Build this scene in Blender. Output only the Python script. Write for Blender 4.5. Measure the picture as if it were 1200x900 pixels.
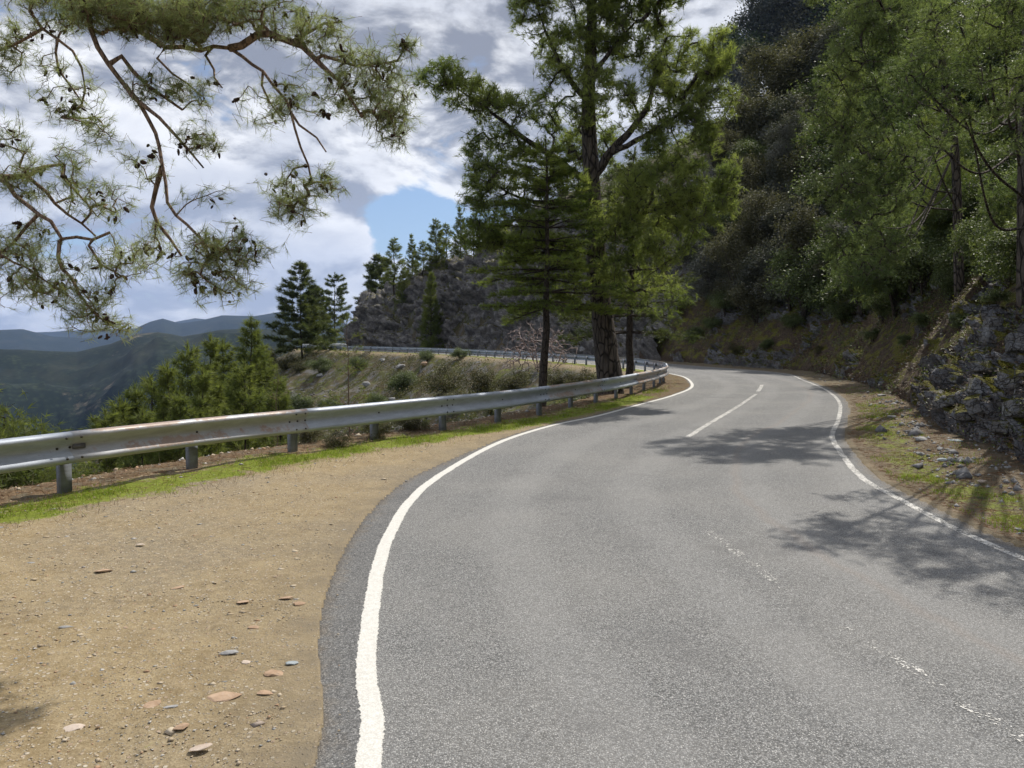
import bpy, math, numpy as np
from mathutils import Vector, Matrix
for _o in list(bpy.data.objects): bpy.data.objects.remove(_o)
S = bpy.context.scene
# ------------------------------------------------------------------ camera, sky, sun
F = 870.0; HC = 2.1; PITCH = math.atan(55/F)
cam = bpy.data.objects.new('camera', bpy.data.cameras.new('camera')); S.collection.objects.link(cam)
cam.location = (0, 0, HC); cam.rotation_euler = (math.pi/2-PITCH, 0, 0)
cam.data.sensor_width = 36; cam.data.lens = 36*F/1200
cam.data.clip_start = 0.05; cam.data.clip_end = 60000
S.camera = cam
SUN_AZ = math.radians(36); SUN_EL = math.radians(52)
SUNV = Vector((math.sin(SUN_AZ)*math.cos(SUN_EL), math.cos(SUN_AZ)*math.cos(SUN_EL), math.sin(SUN_EL)))
sl = bpy.data.lights.new('sun', 'SUN'); sl.energy = 4.2; sl.angle = math.radians(0.53); sl.color = (1.0, 0.94, 0.85)
so = bpy.data.objects.new('sun', sl); S.collection.objects.link(so)
so.rotation_euler = (-SUNV).to_track_quat('-Z', 'Y').to_euler()
S.view_settings.view_transform = 'Standard'; S.view_settings.look = 'None'
S.view_settings.exposure = 0.34; S.view_settings.gamma = 1.0; S.view_settings.use_curve_mapping = False
S.cycles.max_bounces = 6; S.cycles.transparent_max_bounces = 6; S.cycles.volume_bounces = 0
S.cycles.diffuse_bounces = 3; S.cycles.transmission_bounces = 3

class NT:
    """tiny helper round a node tree"""
    def __init__(s, nt): s.nt = nt; s.n = nt.nodes; s.l = nt.links
    def add(s, typ, ins=None, **props):
        nd = s.n.new(typ)
        for k, v in props.items(): setattr(nd, k, v)
        for k, v in (ins or {}).items(): s.set(nd, k, v)
        return nd
    def set(s, nd, k, v):
        sock = nd.inputs[k]
        if isinstance(v, bpy.types.NodeSocket): s.l.new(v, sock)
        else: sock.default_value = v
    def math(s, op, a, b=0.0, c=None, clamp=False):
        nd = s.n.new('ShaderNodeMath'); nd.operation = op; nd.use_clamp = clamp
        s.set(nd, 0, a); s.set(nd, 1, b)
        if c is not None: s.set(nd, 2, c)
        return nd.outputs[0]
    def vmath(s, op, a, b=(0, 0, 0)):
        nd = s.n.new('ShaderNodeVectorMath'); nd.operation = op; s.set(nd, 0, a)
        if op == 'SCALE': s.set(nd, 'Scale', b)
        else: s.set(nd, 1, b)
        return nd.outputs[0]
    def mix(s, f, a, b, blend='MIX'):
        nd = s.n.new('ShaderNodeMix'); nd.data_type = 'RGBA'; nd.blend_type = blend
        s.set(nd, 0, f)
        for i, v in ((6, a), (7, b)):
            if isinstance(v, tuple) and len(v) == 3: v = v+(1,)
            s.set(nd, i, v)
        return nd.outputs[2]
    def ramp(s, f, lo, hi, a=0.0, b=1.0, smooth=True):
        nd = s.n.new('ShaderNodeMapRange'); nd.interpolation_type = 'SMOOTHSTEP' if smooth else 'LINEAR'
        nd.clamp = True
        s.set(nd, 0, f); s.set(nd, 1, lo); s.set(nd, 2, hi); s.set(nd, 3, a); s.set(nd, 4, b)
        return nd.outputs[0]
    def noise(s, v, scale, detail=4, rough=0.55, dist=0.0):
        nd = s.add('ShaderNodeTexNoise', {'Vector': v, 'Scale': scale, 'Detail': detail, 'Roughness': rough, 'Distortion': dist})
        return nd.outputs[0]
    def voro(s, v, scale, feature='F1', out=0, rnd=1.0):
        nd = s.add('ShaderNodeTexVoronoi', {'Vector': v, 'Scale': scale, 'Randomness': rnd}, feature=feature)
        return nd.outputs[out]

W = bpy.data.worlds.new('World'); S.world = W; W.use_nodes = True
w = NT(W.node_tree); w.n.clear()
sky = w.add('ShaderNodeTexSky', sky_type='NISHITA', sun_disc=False, sun_elevation=SUN_EL, sun_rotation=SUN_AZ,
            altitude=900, air_density=1.0, dust_density=0.6, ozone_density=1.2)
tc = w.add('ShaderNodeTexCoord').outputs['Generated']
dirn = w.vmath('NORMALIZE', tc); sx = w.add('ShaderNodeSeparateXYZ', {0: dirn}).outputs
cp = w.vmath('ADD', w.vmath('MULTIPLY', dirn, (1.0, 1.0, 2.1)), (3.7, 1.2, 0.45))
def cloud(p): return w.math('ADD', w.math('MULTIPLY', w.noise(p, 3.1, 3, 0.5, 0.25), 0.62), w.math('MULTIPLY', w.noise(p, 8.5, 8, 0.58, 0.35), 0.38))
n1 = cloud(cp); nup = cloud(w.vmath('ADD', cp, (0.012, 0.012, 0.075)))
def towards(v, k):      # how close a direction is to v
    l = math.sqrt(sum(c*c for c in v)); v = tuple(c/l for c in v)
    d = w.add('ShaderNodeVectorMath', {0: dirn, 1: v}, operation='DOT_PRODUCT').outputs['Value']
    return w.ramp(d, 1-k, 1.0)
gap = w.math('ADD', towards((-0.125, 1, 0.135), 0.0036), w.math('MULTIPLY', towards((-0.5, 1, 0.03), 0.012), 0.5))
cov = w.math('SUBTRACT', w.math('ADD', n1, 0.125), w.math('MULTIPLY', gap, 0.14))
cov = w.ramp(cov, 0.50, 0.56)
# the side of a billow that faces up is bright, its belly grey
lit = w.ramp(w.math('SUBTRACT', n1, nup), -0.055, 0.065)
thick = w.ramp(n1, 0.44, 0.62)
low = w.ramp(sx[2], 0.02, 0.34)
belly = w.mix(low, (0.42, 0.45, 0.52), (0.25, 0.265, 0.31))
bright = w.mix(thick, (1.0, 1.0, 1.0), (0.66, 0.68, 0.73))
ccol = w.vmath('SCALE', w.mix(lit, belly, bright), 1.0)
skyc = w.vmath('SCALE', sky.outputs[0], 0.10)
fin = w.mix(cov, skyc, ccol)
bg = w.add('ShaderNodeBackground', {'Color': fin, 'Strength': 1.0})
w.l.new(bg.outputs[0], w.add('ShaderNodeOutputWorld').inputs[0])

# ------------------------------------------------------------------ numpy helpers
def rng(seed): return np.random.default_rng(seed)
_P = rng(7).random(65536).astype(np.float64)
def _h(i, j, k): return _P[(i*73856093 ^ j*19349663 ^ k*83492791) & 65535]
def vnoise(x, y, z=0.0):
    x, y, z = np.broadcast_arrays(np.asarray(x, float), np.asarray(y, float), np.asarray(z, float))
    xi, yi, zi = np.floor(x).astype(np.int64), np.floor(y).astype(np.int64), np.floor(z).astype(np.int64)
    u, v, t = x-xi, y-yi, z-zi
    u = u*u*(3-2*u); v = v*v*(3-2*v); t = t*t*(3-2*t)
    def L(a, b, f): return a+(b-a)*f
    r = L(L(L(_h(xi, yi, zi), _h(xi+1, yi, zi), u), L(_h(xi, yi+1, zi), _h(xi+1, yi+1, zi), u), v),
          L(L(_h(xi, yi, zi+1), _h(xi+1, yi, zi+1), u), L(_h(xi, yi+1, zi+1), _h(xi+1, yi+1, zi+1), u), v), t)
    return r*2-1
def fbm(x, y, z=0.0, o=4, g=0.5):
    a = 1.0; s = 0.0; f = 1.0
    for k in range(o):
        s = s+a*vnoise(np.asarray(x)*f+17.3*k, np.asarray(y)*f-9.1*k, np.asarray(z)*f+4.7*k); a *= g; f *= 2.03
    return s
def ridged(x, y, o=6):
    a = 1.0; s = 0.0; f = 1.0
    for k in range(o):
        s = s+a*(1-np.abs(vnoise(x*f+31.7*k, y*f+12.9*k, 0.5*k))*2); a *= 0.5; f *= 2.1
    return s
def blocks(P, seed=0):
    """voronoi cells: for every point (distance to cell border approx, random of the cell, tilt plane value)"""
    x = P.astype(float); c = np.floor(x).astype(np.int64)
    best = np.full(len(x), 1e9); sec = best.copy(); rnd = np.zeros(len(x)); tilt = np.zeros(len(x))
    for dx in (-1, 0, 1):
        for dy in (-1, 0, 1):
            for dz in (-1, 0, 1):
                i, j, k = c[:, 0]+dx, c[:, 1]+dy, c[:, 2]+dz
                q = np.stack([i+_h(i+seed, j, k), j+_h(i, j+91+seed, k), k+_h(i, j, k+57+seed)], 1)
                d = x-q; dd = (d*d).sum(1)
                m = dd < best
                sec = np.where(m, best, np.minimum(sec, dd))
                tv = d[:, 0]*(_h(i+3, j, k+8)-.5)+d[:, 1]*(_h(i, j+5, k+1)-.5)+d[:, 2]*(_h(i+9, j+2, k)-.5)
                rnd = np.where(m, _h(i+13, j+7, k+5), rnd); tilt = np.where(m, tv, tilt)
                best = np.where(m, dd, best)
    return np.sqrt(sec)-np.sqrt(best), rnd, tilt
def smooth(a, b, x):
    t = np.clip((x-a)/(b-a), 0, 1); return t*t*(3-2*t)
def catmull(pts, step):
    p = np.array(pts, float); out = []
    p = np.vstack([2*p[0]-p[1], p, 2*p[-1]-p[-2]])
    for i in range(1, len(p)-2):
        n = max(2, int(np.linalg.norm(p[i+1]-p[i])/step*2)); t = np.linspace(0, 1, n, endpoint=False)[:, None]
        a, b, c, d = p[i-1], p[i], p[i+1], p[i+2]
        out.append(0.5*((2*b)+(-a+c)*t+(2*a-5*b+4*c-d)*t*t+(-a+3*b-3*c+d)*t**3))
    q = np.vstack(out+[p[-2][None]])
    return resample(q, step)
def resample(q, step):
    s = np.r_[0, np.cumsum(np.linalg.norm(np.diff(q, axis=0), axis=1))]
    t = np.linspace(0, s[-1], max(2, int(round(s[-1]/step))+1))
    return np.stack([np.interp(t, s, q[:, k]) for k in range(q.shape[1])], 1)
def normals2(q):
    t = np.gradient(q[:, :2], axis=0); t /= np.linalg.norm(t, axis=1)[:, None]+1e-12
    return t, np.stack([t[:, 1], -t[:, 0]], 1)       # tangent, right-hand normal

def ray(px, py):
    a, b = (px-600)/F, -(py-450)/F
    c, s = math.cos(PITCH), math.sin(PITCH)
    return np.array([a, c+b*s, -s+b*c])
def gp(px, py):      # where a pixel's ray meets the flat road level
    d = ray(px, py); t = -HC/d[2]; return [d[0]*t, d[1]*t]
def at(px, py, depth):   # the point of a pixel's ray at world distance y = depth
    d = ray(px, py); t = depth/d[1]; return np.array([d[0]*t, depth, HC+d[2]*t])

# ------------------------------------------------------------------ mesh helpers
COL = S.collection
def link(o, parent=None):
    COL.objects.link(o)
    if parent is not None: o.parent = parent
    return o
def mesh_obj(name, V, faces, mat, parent=None, smooth_=False, attrs=None, uv=None):
    """faces: (n,3) or (n,4) int array, or a list of such arrays"""
    if not isinstance(faces, (list, tuple)): faces = [faces]
    faces = [np.asarray(f, np.int32) for f in faces if len(f)]
    V = np.asarray(V, np.float32)
    me = bpy.data.meshes.new(name)
    loops = np.concatenate([f.ravel() for f in faces]); tot = np.concatenate([np.full(len(f), f.shape[1], np.int32) for f in faces])
    start = np.r_[0, np.cumsum(tot)[:-1]].astype(np.int32)
    me.vertices.add(len(V)); me.vertices.foreach_set('co', V.ravel())
    me.loops.add(len(loops)); me.loops.foreach_set('vertex_index', loops)
    me.polygons.add(len(tot)); me.polygons.foreach_set('loop_start', start); me.polygons.foreach_set('loop_total', tot)
    me.update(calc_edges=True); me.validate()
    if smooth_: me.polygons.foreach_set('use_smooth', np.ones(len(me.polygons), bool))
    for k, a in (attrs or {}).items():
        at_ = me.attributes.new(k, 'FLOAT', 'POINT'); at_.data.foreach_set('value', np.asarray(a, np.float32))
    if mat is not None: me.materials.append(mat)
    return link(bpy.data.objects.new(name, me), parent)
def thing(name, label, cat, loc=(0, 0, 0), rotz=0.0, group=None):
    o = bpy.data.objects.new(name, None); o.empty_display_size = 0.3; link(o)
    o.location = tuple(loc); o.rotation_euler = (0, 0, rotz)
    return tag(o, label, cat, group)
def tag(o, label, cat, group=None):
    o['label'] = label; o['category'] = cat
    if group: o['group'] = group
    return o
def struct(o): o['kind'] = 'structure'; return o
def stuff(o, label=None, cat=None):
    o['kind'] = 'stuff'
    if label: o['label'] = label; o['category'] = cat
    return o
def dup(root, loc, rotz, sc, label, group=None):
    r = root.copy(); link(r); r.location = tuple(loc); r.rotation_euler = (0, 0, rotz); r.scale = sc if hasattr(sc, '__len__') else (sc,)*3
    r['label'] = label
    if group: r['group'] = group
    for ch in list(root.children):
        c = ch.copy(); link(c, r)
        for g in ch.children: link(g.copy(), c)
    return r
def tubes(lines, sides=6):
    """lines: list of (pts (n,3), radii (n)) -> V, F"""
    Vs, Fs, off = [], [], 0
    ang = np.linspace(0, 2*np.pi, sides, endpoint=False); ca, sa = np.cos(ang), np.sin(ang)
    for p, r in lines:
        p = np.asarray(p, float); r = np.broadcast_to(np.asarray(r, float), (len(p),))
        t = np.gradient(p, axis=0); t /= np.linalg.norm(t, axis=1)[:, None]+1e-9
        ref = np.array([0, 0, 1.0]) if abs(t[:, 2]).mean() < 0.8 else np.array([1.0, 0, 0])
        a = np.cross(t, ref); a /= np.linalg.norm(a, axis=1)[:, None]+1e-9; b = np.cross(t, a)
        V = p[:, None]+(a[:, None]*ca[None, :, None]+b[:, None]*sa[None, :, None])*r[:, None, None]
        n = len(p); Vs.append(V.reshape(-1, 3))
        i = np.arange(n-1)[:, None]*sides; j = np.arange(sides)[None]; j2 = (j+1) % sides
        Fs.append(np.stack([i+j, i+j2, i+sides+j2, i+sides+j], 2).reshape(-1, 4)+off); off += n*sides
    return np.vstack(Vs), np.vstack(Fs)
def edges_tubes(A, B, ra, rb, sides=4):
    """many straight twigs at once, vectorised"""
    A, B = np.asarray(A), np.asarray(B); t = B-A; t = t/(np.linalg.norm(t, axis=1)[:, None]+1e-9)
    ref = np.where(np.abs(t[:, 2:3]) < 0.8, np.array([[0, 0, 1.0]]), np.array([[1.0, 0, 0]]))
    a = np.cross(t, ref); a /= np.linalg.norm(a, axis=1)[:, None]+1e-9; b = np.cross(t, a)
    ang = np.linspace(0, 2*np.pi, sides, endpoint=False)
    ring = a[:, None]*np.cos(ang)[None, :, None]+b[:, None]*np.sin(ang)[None, :, None]
    V = np.concatenate([A[:, None]+ring*ra[:, None, None], B[:, None]+ring*rb[:, None, None]], 1)
    n = len(A); j = np.arange(sides); j2 = (j+1) % sides
    f = np.stack([j, j2, sides+j2, sides+j], 1)
    Fq = (f[None]+(np.arange(n)*2*sides)[:, None, None]).reshape(-1, 4)
    return V.reshape(-1, 3), Fq
def unit(v): return v/(np.linalg.norm(v, axis=-1, keepdims=True)+1e-9)
def needles(P, D, n, length, width, spread, seed, along=0.6, tl=1.0):
    """bottle-brush tufts of thin triangular needles round the ends of twigs"""
    g = rng(seed); m = len(P)
    P = np.repeat(P, n, 0); D = np.repeat(unit(D), n, 0)
    d = unit(D+spread*g.normal(size=P.shape)*0.6)
    L = length*g.uniform(0.7, 1.15, (len(P), 1))
    base = P-D*(g.random((len(P), 1))*along*length)
    side = unit(np.cross(d, g.normal(size=P.shape)))*width*0.5
    tip = base+d*L*tl
    V = np.stack([base-side, base+side, tip], 1).reshape(-1, 3)
    return V, np.arange(len(V)).reshape(-1, 3)
def leaves(P, size, seed, N=None, flat=0.5, aspect=0.55):
    g = rng(seed); n = len(P)
    a = unit(g.normal(size=(n, 3))+ (0 if N is None else N*0.8))
    up = unit(g.normal(size=(n, 3))*flat+np.array([0, 0, 1.0])+(0 if N is None else N*0.7))
    b = unit(np.cross(up, a)); a = unit(a-up*(a*up).sum(1)[:, None])
    s = size*g.uniform(0.6, 1.25, (n, 1))
    V = np.stack([P, P+a*s*.5+b*s*aspect*.5, P+a*s, P+a*s*.5-b*s*aspect*.5], 1).reshape(-1, 3)
    return V, np.arange(len(V)).reshape(-1, 4)
def grow(skel, targets, r_tip=0.006, r_pow=0.5, skel_par=None, straight=0.3, seed=0, outw=None):
    """join every target to the nearest node already there (twigs branching off limbs). returns nodes, parents, load"""
    sk = np.asarray(skel, float); T = np.asarray(targets, float)
    d0 = np.full(len(T), 1e9)
    for c in range(0, len(T), 512): d0[c:c+512] = np.linalg.norm(T[c:c+512, None]-sk[None], axis=2).min(1)
    T = T[np.argsort(d0)]; g = rng(seed)
    N = np.zeros((len(sk)+2*len(T), 3)); N[:len(sk)] = sk; par = -np.ones(len(N), int)
    par[:len(sk)] = skel_par if skel_par is not None else -1
    cnt = len(sk); ends = []
    for t in T:
        d = np.linalg.norm(N[:cnt]-t, axis=1); k = int(np.argmin(d))
        mid = (N[k]+t)/2+g.normal(size=3)*d[k]*0.13; mid[2] += d[k]*0.05
        N[cnt] = mid; par[cnt] = k; N[cnt+1] = t; par[cnt+1] = cnt; ends.append(cnt+1); cnt += 2
    load = np.zeros(cnt); load[ends] = 1
    for i in range(cnt-1, len(sk)-1, -1): load[par[i]] += load[i]
    return N[:cnt], par[:cnt], load, np.array(ends), len(sk)
# ------------------------------------------------------------------ materials
def new_mat(name):
    m = bpy.data.materials.new(name); m.use_nodes = True; t = NT(m.node_tree); t.n.clear()
    t.out = t.add('ShaderNodeOutputMaterial'); return m, t
def finish(t, col, rough=0.9, bump=None, bstr=0.3, bdist=0.02, metal=0.0, spec=0.3, alpha=None):
    b = t.add('ShaderNodeBsdfPrincipled', {'Base Color': col if not (isinstance(col, tuple) and len(col) == 3) else col+(1,), 'Roughness': rough, 'Metallic': metal, 'Specular IOR Level': spec})
    if bump is not None:
        bn = t.add('ShaderNodeBump', {'Height': bump, 'Strength': bstr, 'Distance': bdist}); t.l.new(bn.outputs[0], b.inputs['Normal'])
    if alpha is not None: t.set(b, 'Alpha', alpha)
    t.l.new(b.outputs[0], t.out.inputs[0]); return b
def objco(t): return t.add('ShaderNodeTexCoord').outputs['Object']
def attr(t, n): return t.add('ShaderNodeAttribute', attribute_name=n).outputs['Fac']
def posn(t): return t.add('ShaderNodeNewGeometry').outputs['Position']

def foliage_mat(name, c1, c2, c3=None, transl=0.35, scale=1.2, rough=0.55, spec=0.25):
    m, t = new_mat(name); g = t.add('ShaderNodeNewGeometry'); co = objco(t)
    n = t.ramp(t.noise(co, scale, 3), 0.36, 0.64)
    col = t.mix(n, c1, c2)
    isl = g.outputs['Random Per Island']
    col = t.mix(t.ramp(isl, 0.0, 1.0, 0.0, 0.55, False), col, t.mix(1.0, col, (0.55, 0.55, 0.5), 'MULTIPLY'))
    if c3: col = t.mix(t.ramp(isl, 0.9, 0.93), col, c3)
    b = t.add('ShaderNodeBsdfPrincipled', {'Base Color': col, 'Roughness': rough, 'Specular IOR Level': spec})
    tr = t.add('ShaderNodeBsdfTranslucent', {'Color': t.mix(1.0, col, (1.25, 1.3, 0.75), 'MULTIPLY')})
    mx = t.add('ShaderNodeMixShader', {0: transl}); t.l.new(b.outputs[0], mx.inputs[1]); t.l.new(tr.outputs[0], mx.inputs[2])
    t.l.new(mx.outputs[0], t.out.inputs[0]); return m
def bark_mat(name, c1, c2, scale=9.0, bstr=0.8, bdist=0.03):
    m, t = new_mat(name); co = objco(t)
    sc = t.vmath('MULTIPLY', co, (1, 1, 0.28))
    v = t.voro(sc, scale, 'DISTANCE_TO_EDGE'); n = t.noise(sc, scale*2.2, 6, 0.65)
    f = t.math('MULTIPLY', t.ramp(v, 0.0, 0.14), t.ramp(n, 0.25, 0.7, 0.45, 1.0))
    finish(t, t.mix(f, c1, c2), 0.92, f, bstr, bdist); return m

M = {}
# ground: zones come from attributes that say what the ground IS there
m, t = new_mat('ground'); P = posn(t)
nl = t.noise(P, 0.35, 5); nm = t.noise(P, 2.3, 6, 0.62); nf = t.noise(P, 14.0, 6, 0.7); nx = t.noise(P, 70.0, 4, 0.7)
peb = t.voro(P, 26.0, 'F1'); pebc = t.voro(P, 26.0, 'F1', 1); peb2 = t.voro(P, 60.0, 'F1'); pebc2 = t.voro(P, 60.0, 'F1', 1)
dirt = t.mix(t.ramp(nm, 0.33, 0.68), (0.255, 0.195, 0.105), (0.34, 0.275, 0.165))
dirt = t.mix(t.ramp(nl, 0.42, 0.66, 0, 0.8), dirt, (0.22, 0.195, 0.15))
dirt = t.mix(t.ramp(nf, 0.38, 0.72, 0.0, 0.75), dirt, (0.43, 0.35, 0.225))
dirt = t.mix(t.ramp(nx, 0.35, 0.62, 0.5, 0.0), dirt, (0.15, 0.10, 0.05))
sepc = t.add('ShaderNodeSeparateColor', {0: pebc}).outputs; sep2 = t.add('ShaderNodeSeparateColor', {0: pebc2}).outputs
pm = t.math('MULTIPLY', t.ramp(peb, 0.26, 0.34, 1, 0), t.ramp(sepc[0], 0.66, 0.70))
pc = t.mix(sepc[1], (0.52, 0.47, 0.38), (0.36, 0.26, 0.18))
pm2 = t.math('MULTIPLY', t.ramp(peb2, 0.28, 0.38, 1, 0), t.ramp(sep2[0], 0.62, 0.68))
pc2 = t.mix(sep2[1], (0.55, 0.48, 0.37), (0.20, 0.18, 0.16))
dirt = t.mix(pm2, dirt, pc2); dirt = t.mix(pm, dirt, pc)
dirt = t.mix(t.math('MULTIPLY', attr(t, 'z_grey'), t.ramp(nm, .3, .6, .9, .4)), dirt, (0.20, 0.17, 0.125))
grass = t.mix(t.ramp(nf, 0.3, 0.7), (0.12, 0.155, 0.02), (0.20, 0.235, 0.035))
litter = t.mix(t.ramp(nf, 0.3, 0.7), (0.075, 0.055, 0.035), (0.22, 0.15, 0.085))
litter = t.mix(t.ramp(t.noise(t.vmath('ADD', P, (7., 2., 1.)), 3.1, 6, 0.7), 0.48, 0.62), litter, (0.13, 0.115, 0.08))
gz = t.math('ADD', attr(t, 'z_grass'), t.math('MULTIPLY', t.math('SUBTRACT', t.math('ADD', t.math('MULTIPLY', nm, .65), t.math('MULTIPLY', nf, .35)), 0.5), 3.4))
lz = t.math('ADD', attr(t, 'z_litter'), t.math('MULTIPLY', t.math('SUBTRACT', nf, 0.5), 1.3))
near = t.mix(t.ramp(lz, 0.40, 0.62), dirt, litter)
near = t.mix(t.ramp(gz, 0.50, 0.85), near, grass)
# open slopes: dry grass, soil, scree, moss
soil = t.mix(t.ramp(nm, 0.35, 0.65), (0.06, 0.05, 0.03), (0.12, 0.095, 0.06))
sl2 = t.mix(t.ramp(nl, 0.4, 0.62), soil, (0.06, 0.062, 0.024))
sl2 = t.mix(t.ramp(t.noise(P, 0.9, 8, 0.7), 0.50, 0.58), sl2, t.mix(nf, (0.06, 0.06, 0.058), (0.19, 0.185, 0.175)))
sl2 = t.mix(t.ramp(t.noise(t.vmath('ADD', P, (40., 0., 9.)), 0.6, 8, 0.68), 0.52, 0.62), sl2, (0.095, 0.105, 0.025))
near = t.mix(attr(t, 'z_slope'), near, sl2)
# far forested country
fo = t.mix(t.ramp(t.noise(P, 0.02, 8, 0.7), 0.36, 0.64), (0.006, 0.014, 0.010), (0.034, 0.046, 0.024))
fv = t.voro(P, 0.085, 'F1'); fo = t.mix(t.ramp(fv, 0.1, 0.7, 0.0, 0.9), fo, (0.006, 0.012, 0.008))
bare = t.ramp(t.math('ADD', t.noise(P, 0.0042, 7, 0.62), t.math('MULTIPLY', t.noise(P, 0.03, 5, 0.75), 0.45)), 0.87, 0.98, 0, 0.5)
fo = t.mix(t.ramp(t.noise(P, 0.006, 8, 0.75), .5, .62, 0, .5), fo, (0.06, 0.06, 0.035))
rdg = t.ramp(t.noise(P, 0.012, 9, 0.8), .42, .60, 0, .55); fo = t.mix(rdg, fo, (0.004, 0.010, 0.008))
fo = t.mix(bare, fo, (0.23, 0.19, 0.145))
near = t.mix(t.math('MULTIPLY', attr(t, 'z_verge'), t.ramp(nf, .25, .6, 1.0, .7)), near, t.mix(t.ramp(nm, .4, .6), (0.10, 0.085, 0.06), (0.17, 0.14, 0.10)))
near = t.mix(t.math('MULTIPLY', attr(t, 'z_verge'), t.ramp(gz, 0.50, 0.95, 0, .75)), near, grass)
col = t.mix(attr(t, 'z_far'), near, fo)
bh = t.math('ADD', t.math('MULTIPLY', nf, 1.0), t.math('ADD', t.math('MULTIPLY', nx, 0.35), t.math('ADD', t.math('MULTIPLY', pm, 0.5), t.math('MULTIPLY', pm2, 0.25))))
b = finish(t, col, 0.97, bh, 0.9, 0.02, spec=0.15); M['ground'] = m

m, t = new_mat('asphalt'); P = posn(t)
v = t.voro(P, 95.0, 'F1'); vc = t.add('ShaderNodeSeparateColor', {0: t.voro(P, 95.0, 'F1', 1)}).outputs
v2 = t.add('ShaderNodeSeparateColor', {0: t.voro(P, 210.0, 'F1', 1)}).outputs
big = t.noise(P, 0.45, 5); mid = t.noise(P, 5.0, 6, 0.65); fi = t.noise(P, 160.0, 3, 0.7)
base = t.mix(t.ramp(vc[0], 0.0, 1.0, 0, 1, False), (0.095, 0.097, 0.10), (0.355, 0.36, 0.36))
base = t.mix(t.ramp(v2[1], 0.80, 0.95), base, (0.62, 0.61, 0.59))
base = t.mix(t.ramp(v, 0.30, 0.62, 0, 0.6), base, (0.05, 0.05, 0.048))
base = t.mix(t.ramp(fi, 0.45, 0.7, 0.0, 0.3), base, (0.11, 0.11, 0.107))
base = t.mix(t.ramp(mid, 0.35, 0.7, 0, 0.12), base, (0.15, 0.147, 0.14))
base = t.mix(t.ramp(big, 0.38, 0.65, 0, 0.2), base, (0.31, 0.30, 0.28))
wt = t.math('SINE', t.math('MULTIPLY', t.math('ADD', attr(t, 'd_track'), t.math('MULTIPLY', t.noise(P, .5, 3), .5)), 4.0))
base = t.mix(t.ramp(wt, -0.2, 1.0, 0, 0.16), base, (0.34, 0.338, 0.33))
stn = t.ramp(t.noise(t.vmath('ADD', P, (31., 7., 0.)), 0.8, 7, 0.7), 0.54, 0.70, 0, 0.32)
base = t.mix(stn, base, (0.10, 0.10, 0.102))
dE = attr(t, 'd_edge')       # metres from the broken road edge: dirt carried in, darker raw edge course
base = t.mix(t.math('MULTIPLY', t.ramp(t.math('ADD', dE, t.math('MULTIPLY', t.math('SUBTRACT', mid, 0.5), 0.6)), 0.02, 0.22, 1, 0), 0.35), base, (0.27, 0.205, 0.125))
tr = attr(t, 'd_track')
base = t.mix(t.math('MULTIPLY', t.ramp(t.math('ABSOLUTE', t.math('ADD', tr, t.math('MULTIPLY', t.math('SUBTRACT', t.noise(P, 1.1, 4), 0.5), 0.35))), 0.0, 0.12, 1, 0), 0.12), base, (0.24, 0.16, 0.11))
cr = t.voro(t.vmath('ADD', P, t.vmath('SCALE', t.add('ShaderNodeTexNoise', {'Vector': P, 'Scale': 2.5, 'Detail': 3}).outputs[1], 0.7)), 0.42, 'DISTANCE_TO_EDGE')
crk = t.math('MULTIPLY', t.ramp(cr, 0.0, 0.006, 1, 0), t.ramp(t.noise(P, 0.7, 3), 0.50, 0.60))
base = t.mix(t.math('MULTIPLY', crk, 0.25), base, (0.03, 0.03, 0.03))
hgt_ = t.math('SUBTRACT', t.ramp(v, 0.1, 0.6, 1, 0), t.math('MULTIPLY', crk, 0.7))
base = t.mix(t.math('MULTIPLY', attr(t, 'shoulder'), t.ramp(vc[1], 0.2, 0.8, .65, .15)), base, (0.05, 0.05, 0.052))
finish(t, base, 0.93, hgt_, 0.75, 0.004, spec=0.2); M['asphalt'] = m

def paint(name, lo, hi, wear):
    m, t = new_mat(name); P = posn(t); u = attr(t, 'across')
    n = t.noise(P, 24.0, 6, 0.75); n2 = t.noise(P, 3.0, 5, 0.7); vv = t.add('ShaderNodeSeparateColor', {0: t.voro(P, 95.0, 'F1', 1)}).outputs[0]
    e = t.math('ADD', t.math('ABSOLUTE', u), t.math('MULTIPLY', t.math('SUBTRACT', n, 0.5), 0.9))
    a = t.ramp(e, 0.84, 0.90, 1, 0)
    wv = t.math('ADD', t.math('ADD', t.math('MULTIPLY', n2, 1.1), t.math('MULTIPLY', n, 0.7)), t.math('MULTIPLY', vv, 0.35))
    a = t.math('MULTIPLY', a, t.ramp(wv, wear, wear+0.07))
    col = t.mix(t.ramp(n, 0.3, 0.7), lo, hi)
    col = t.mix(t.ramp(t.voro(P, 95.0, 'F1'), 0.35, 0.62, 0, 0.35), col, (0.35, 0.34, 0.32))
    finish(t, col, 0.7, n, 0.4, 0.004, alpha=a); return m
M['paint'] = paint('white_road_paint', (0.56, 0.55, 0.51), (0.72, 0.71, 0.67), 0.60)
M['paint_worn'] = paint('worn_road_paint', (0.50, 0.49, 0.46), (0.66, 0.65, 0.62), 0.98)
M['paint_faint'] = paint('faint_road_paint', (0.50, 0.49, 0.46), (0.66, 0.65, 0.62), 1.20)

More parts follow.
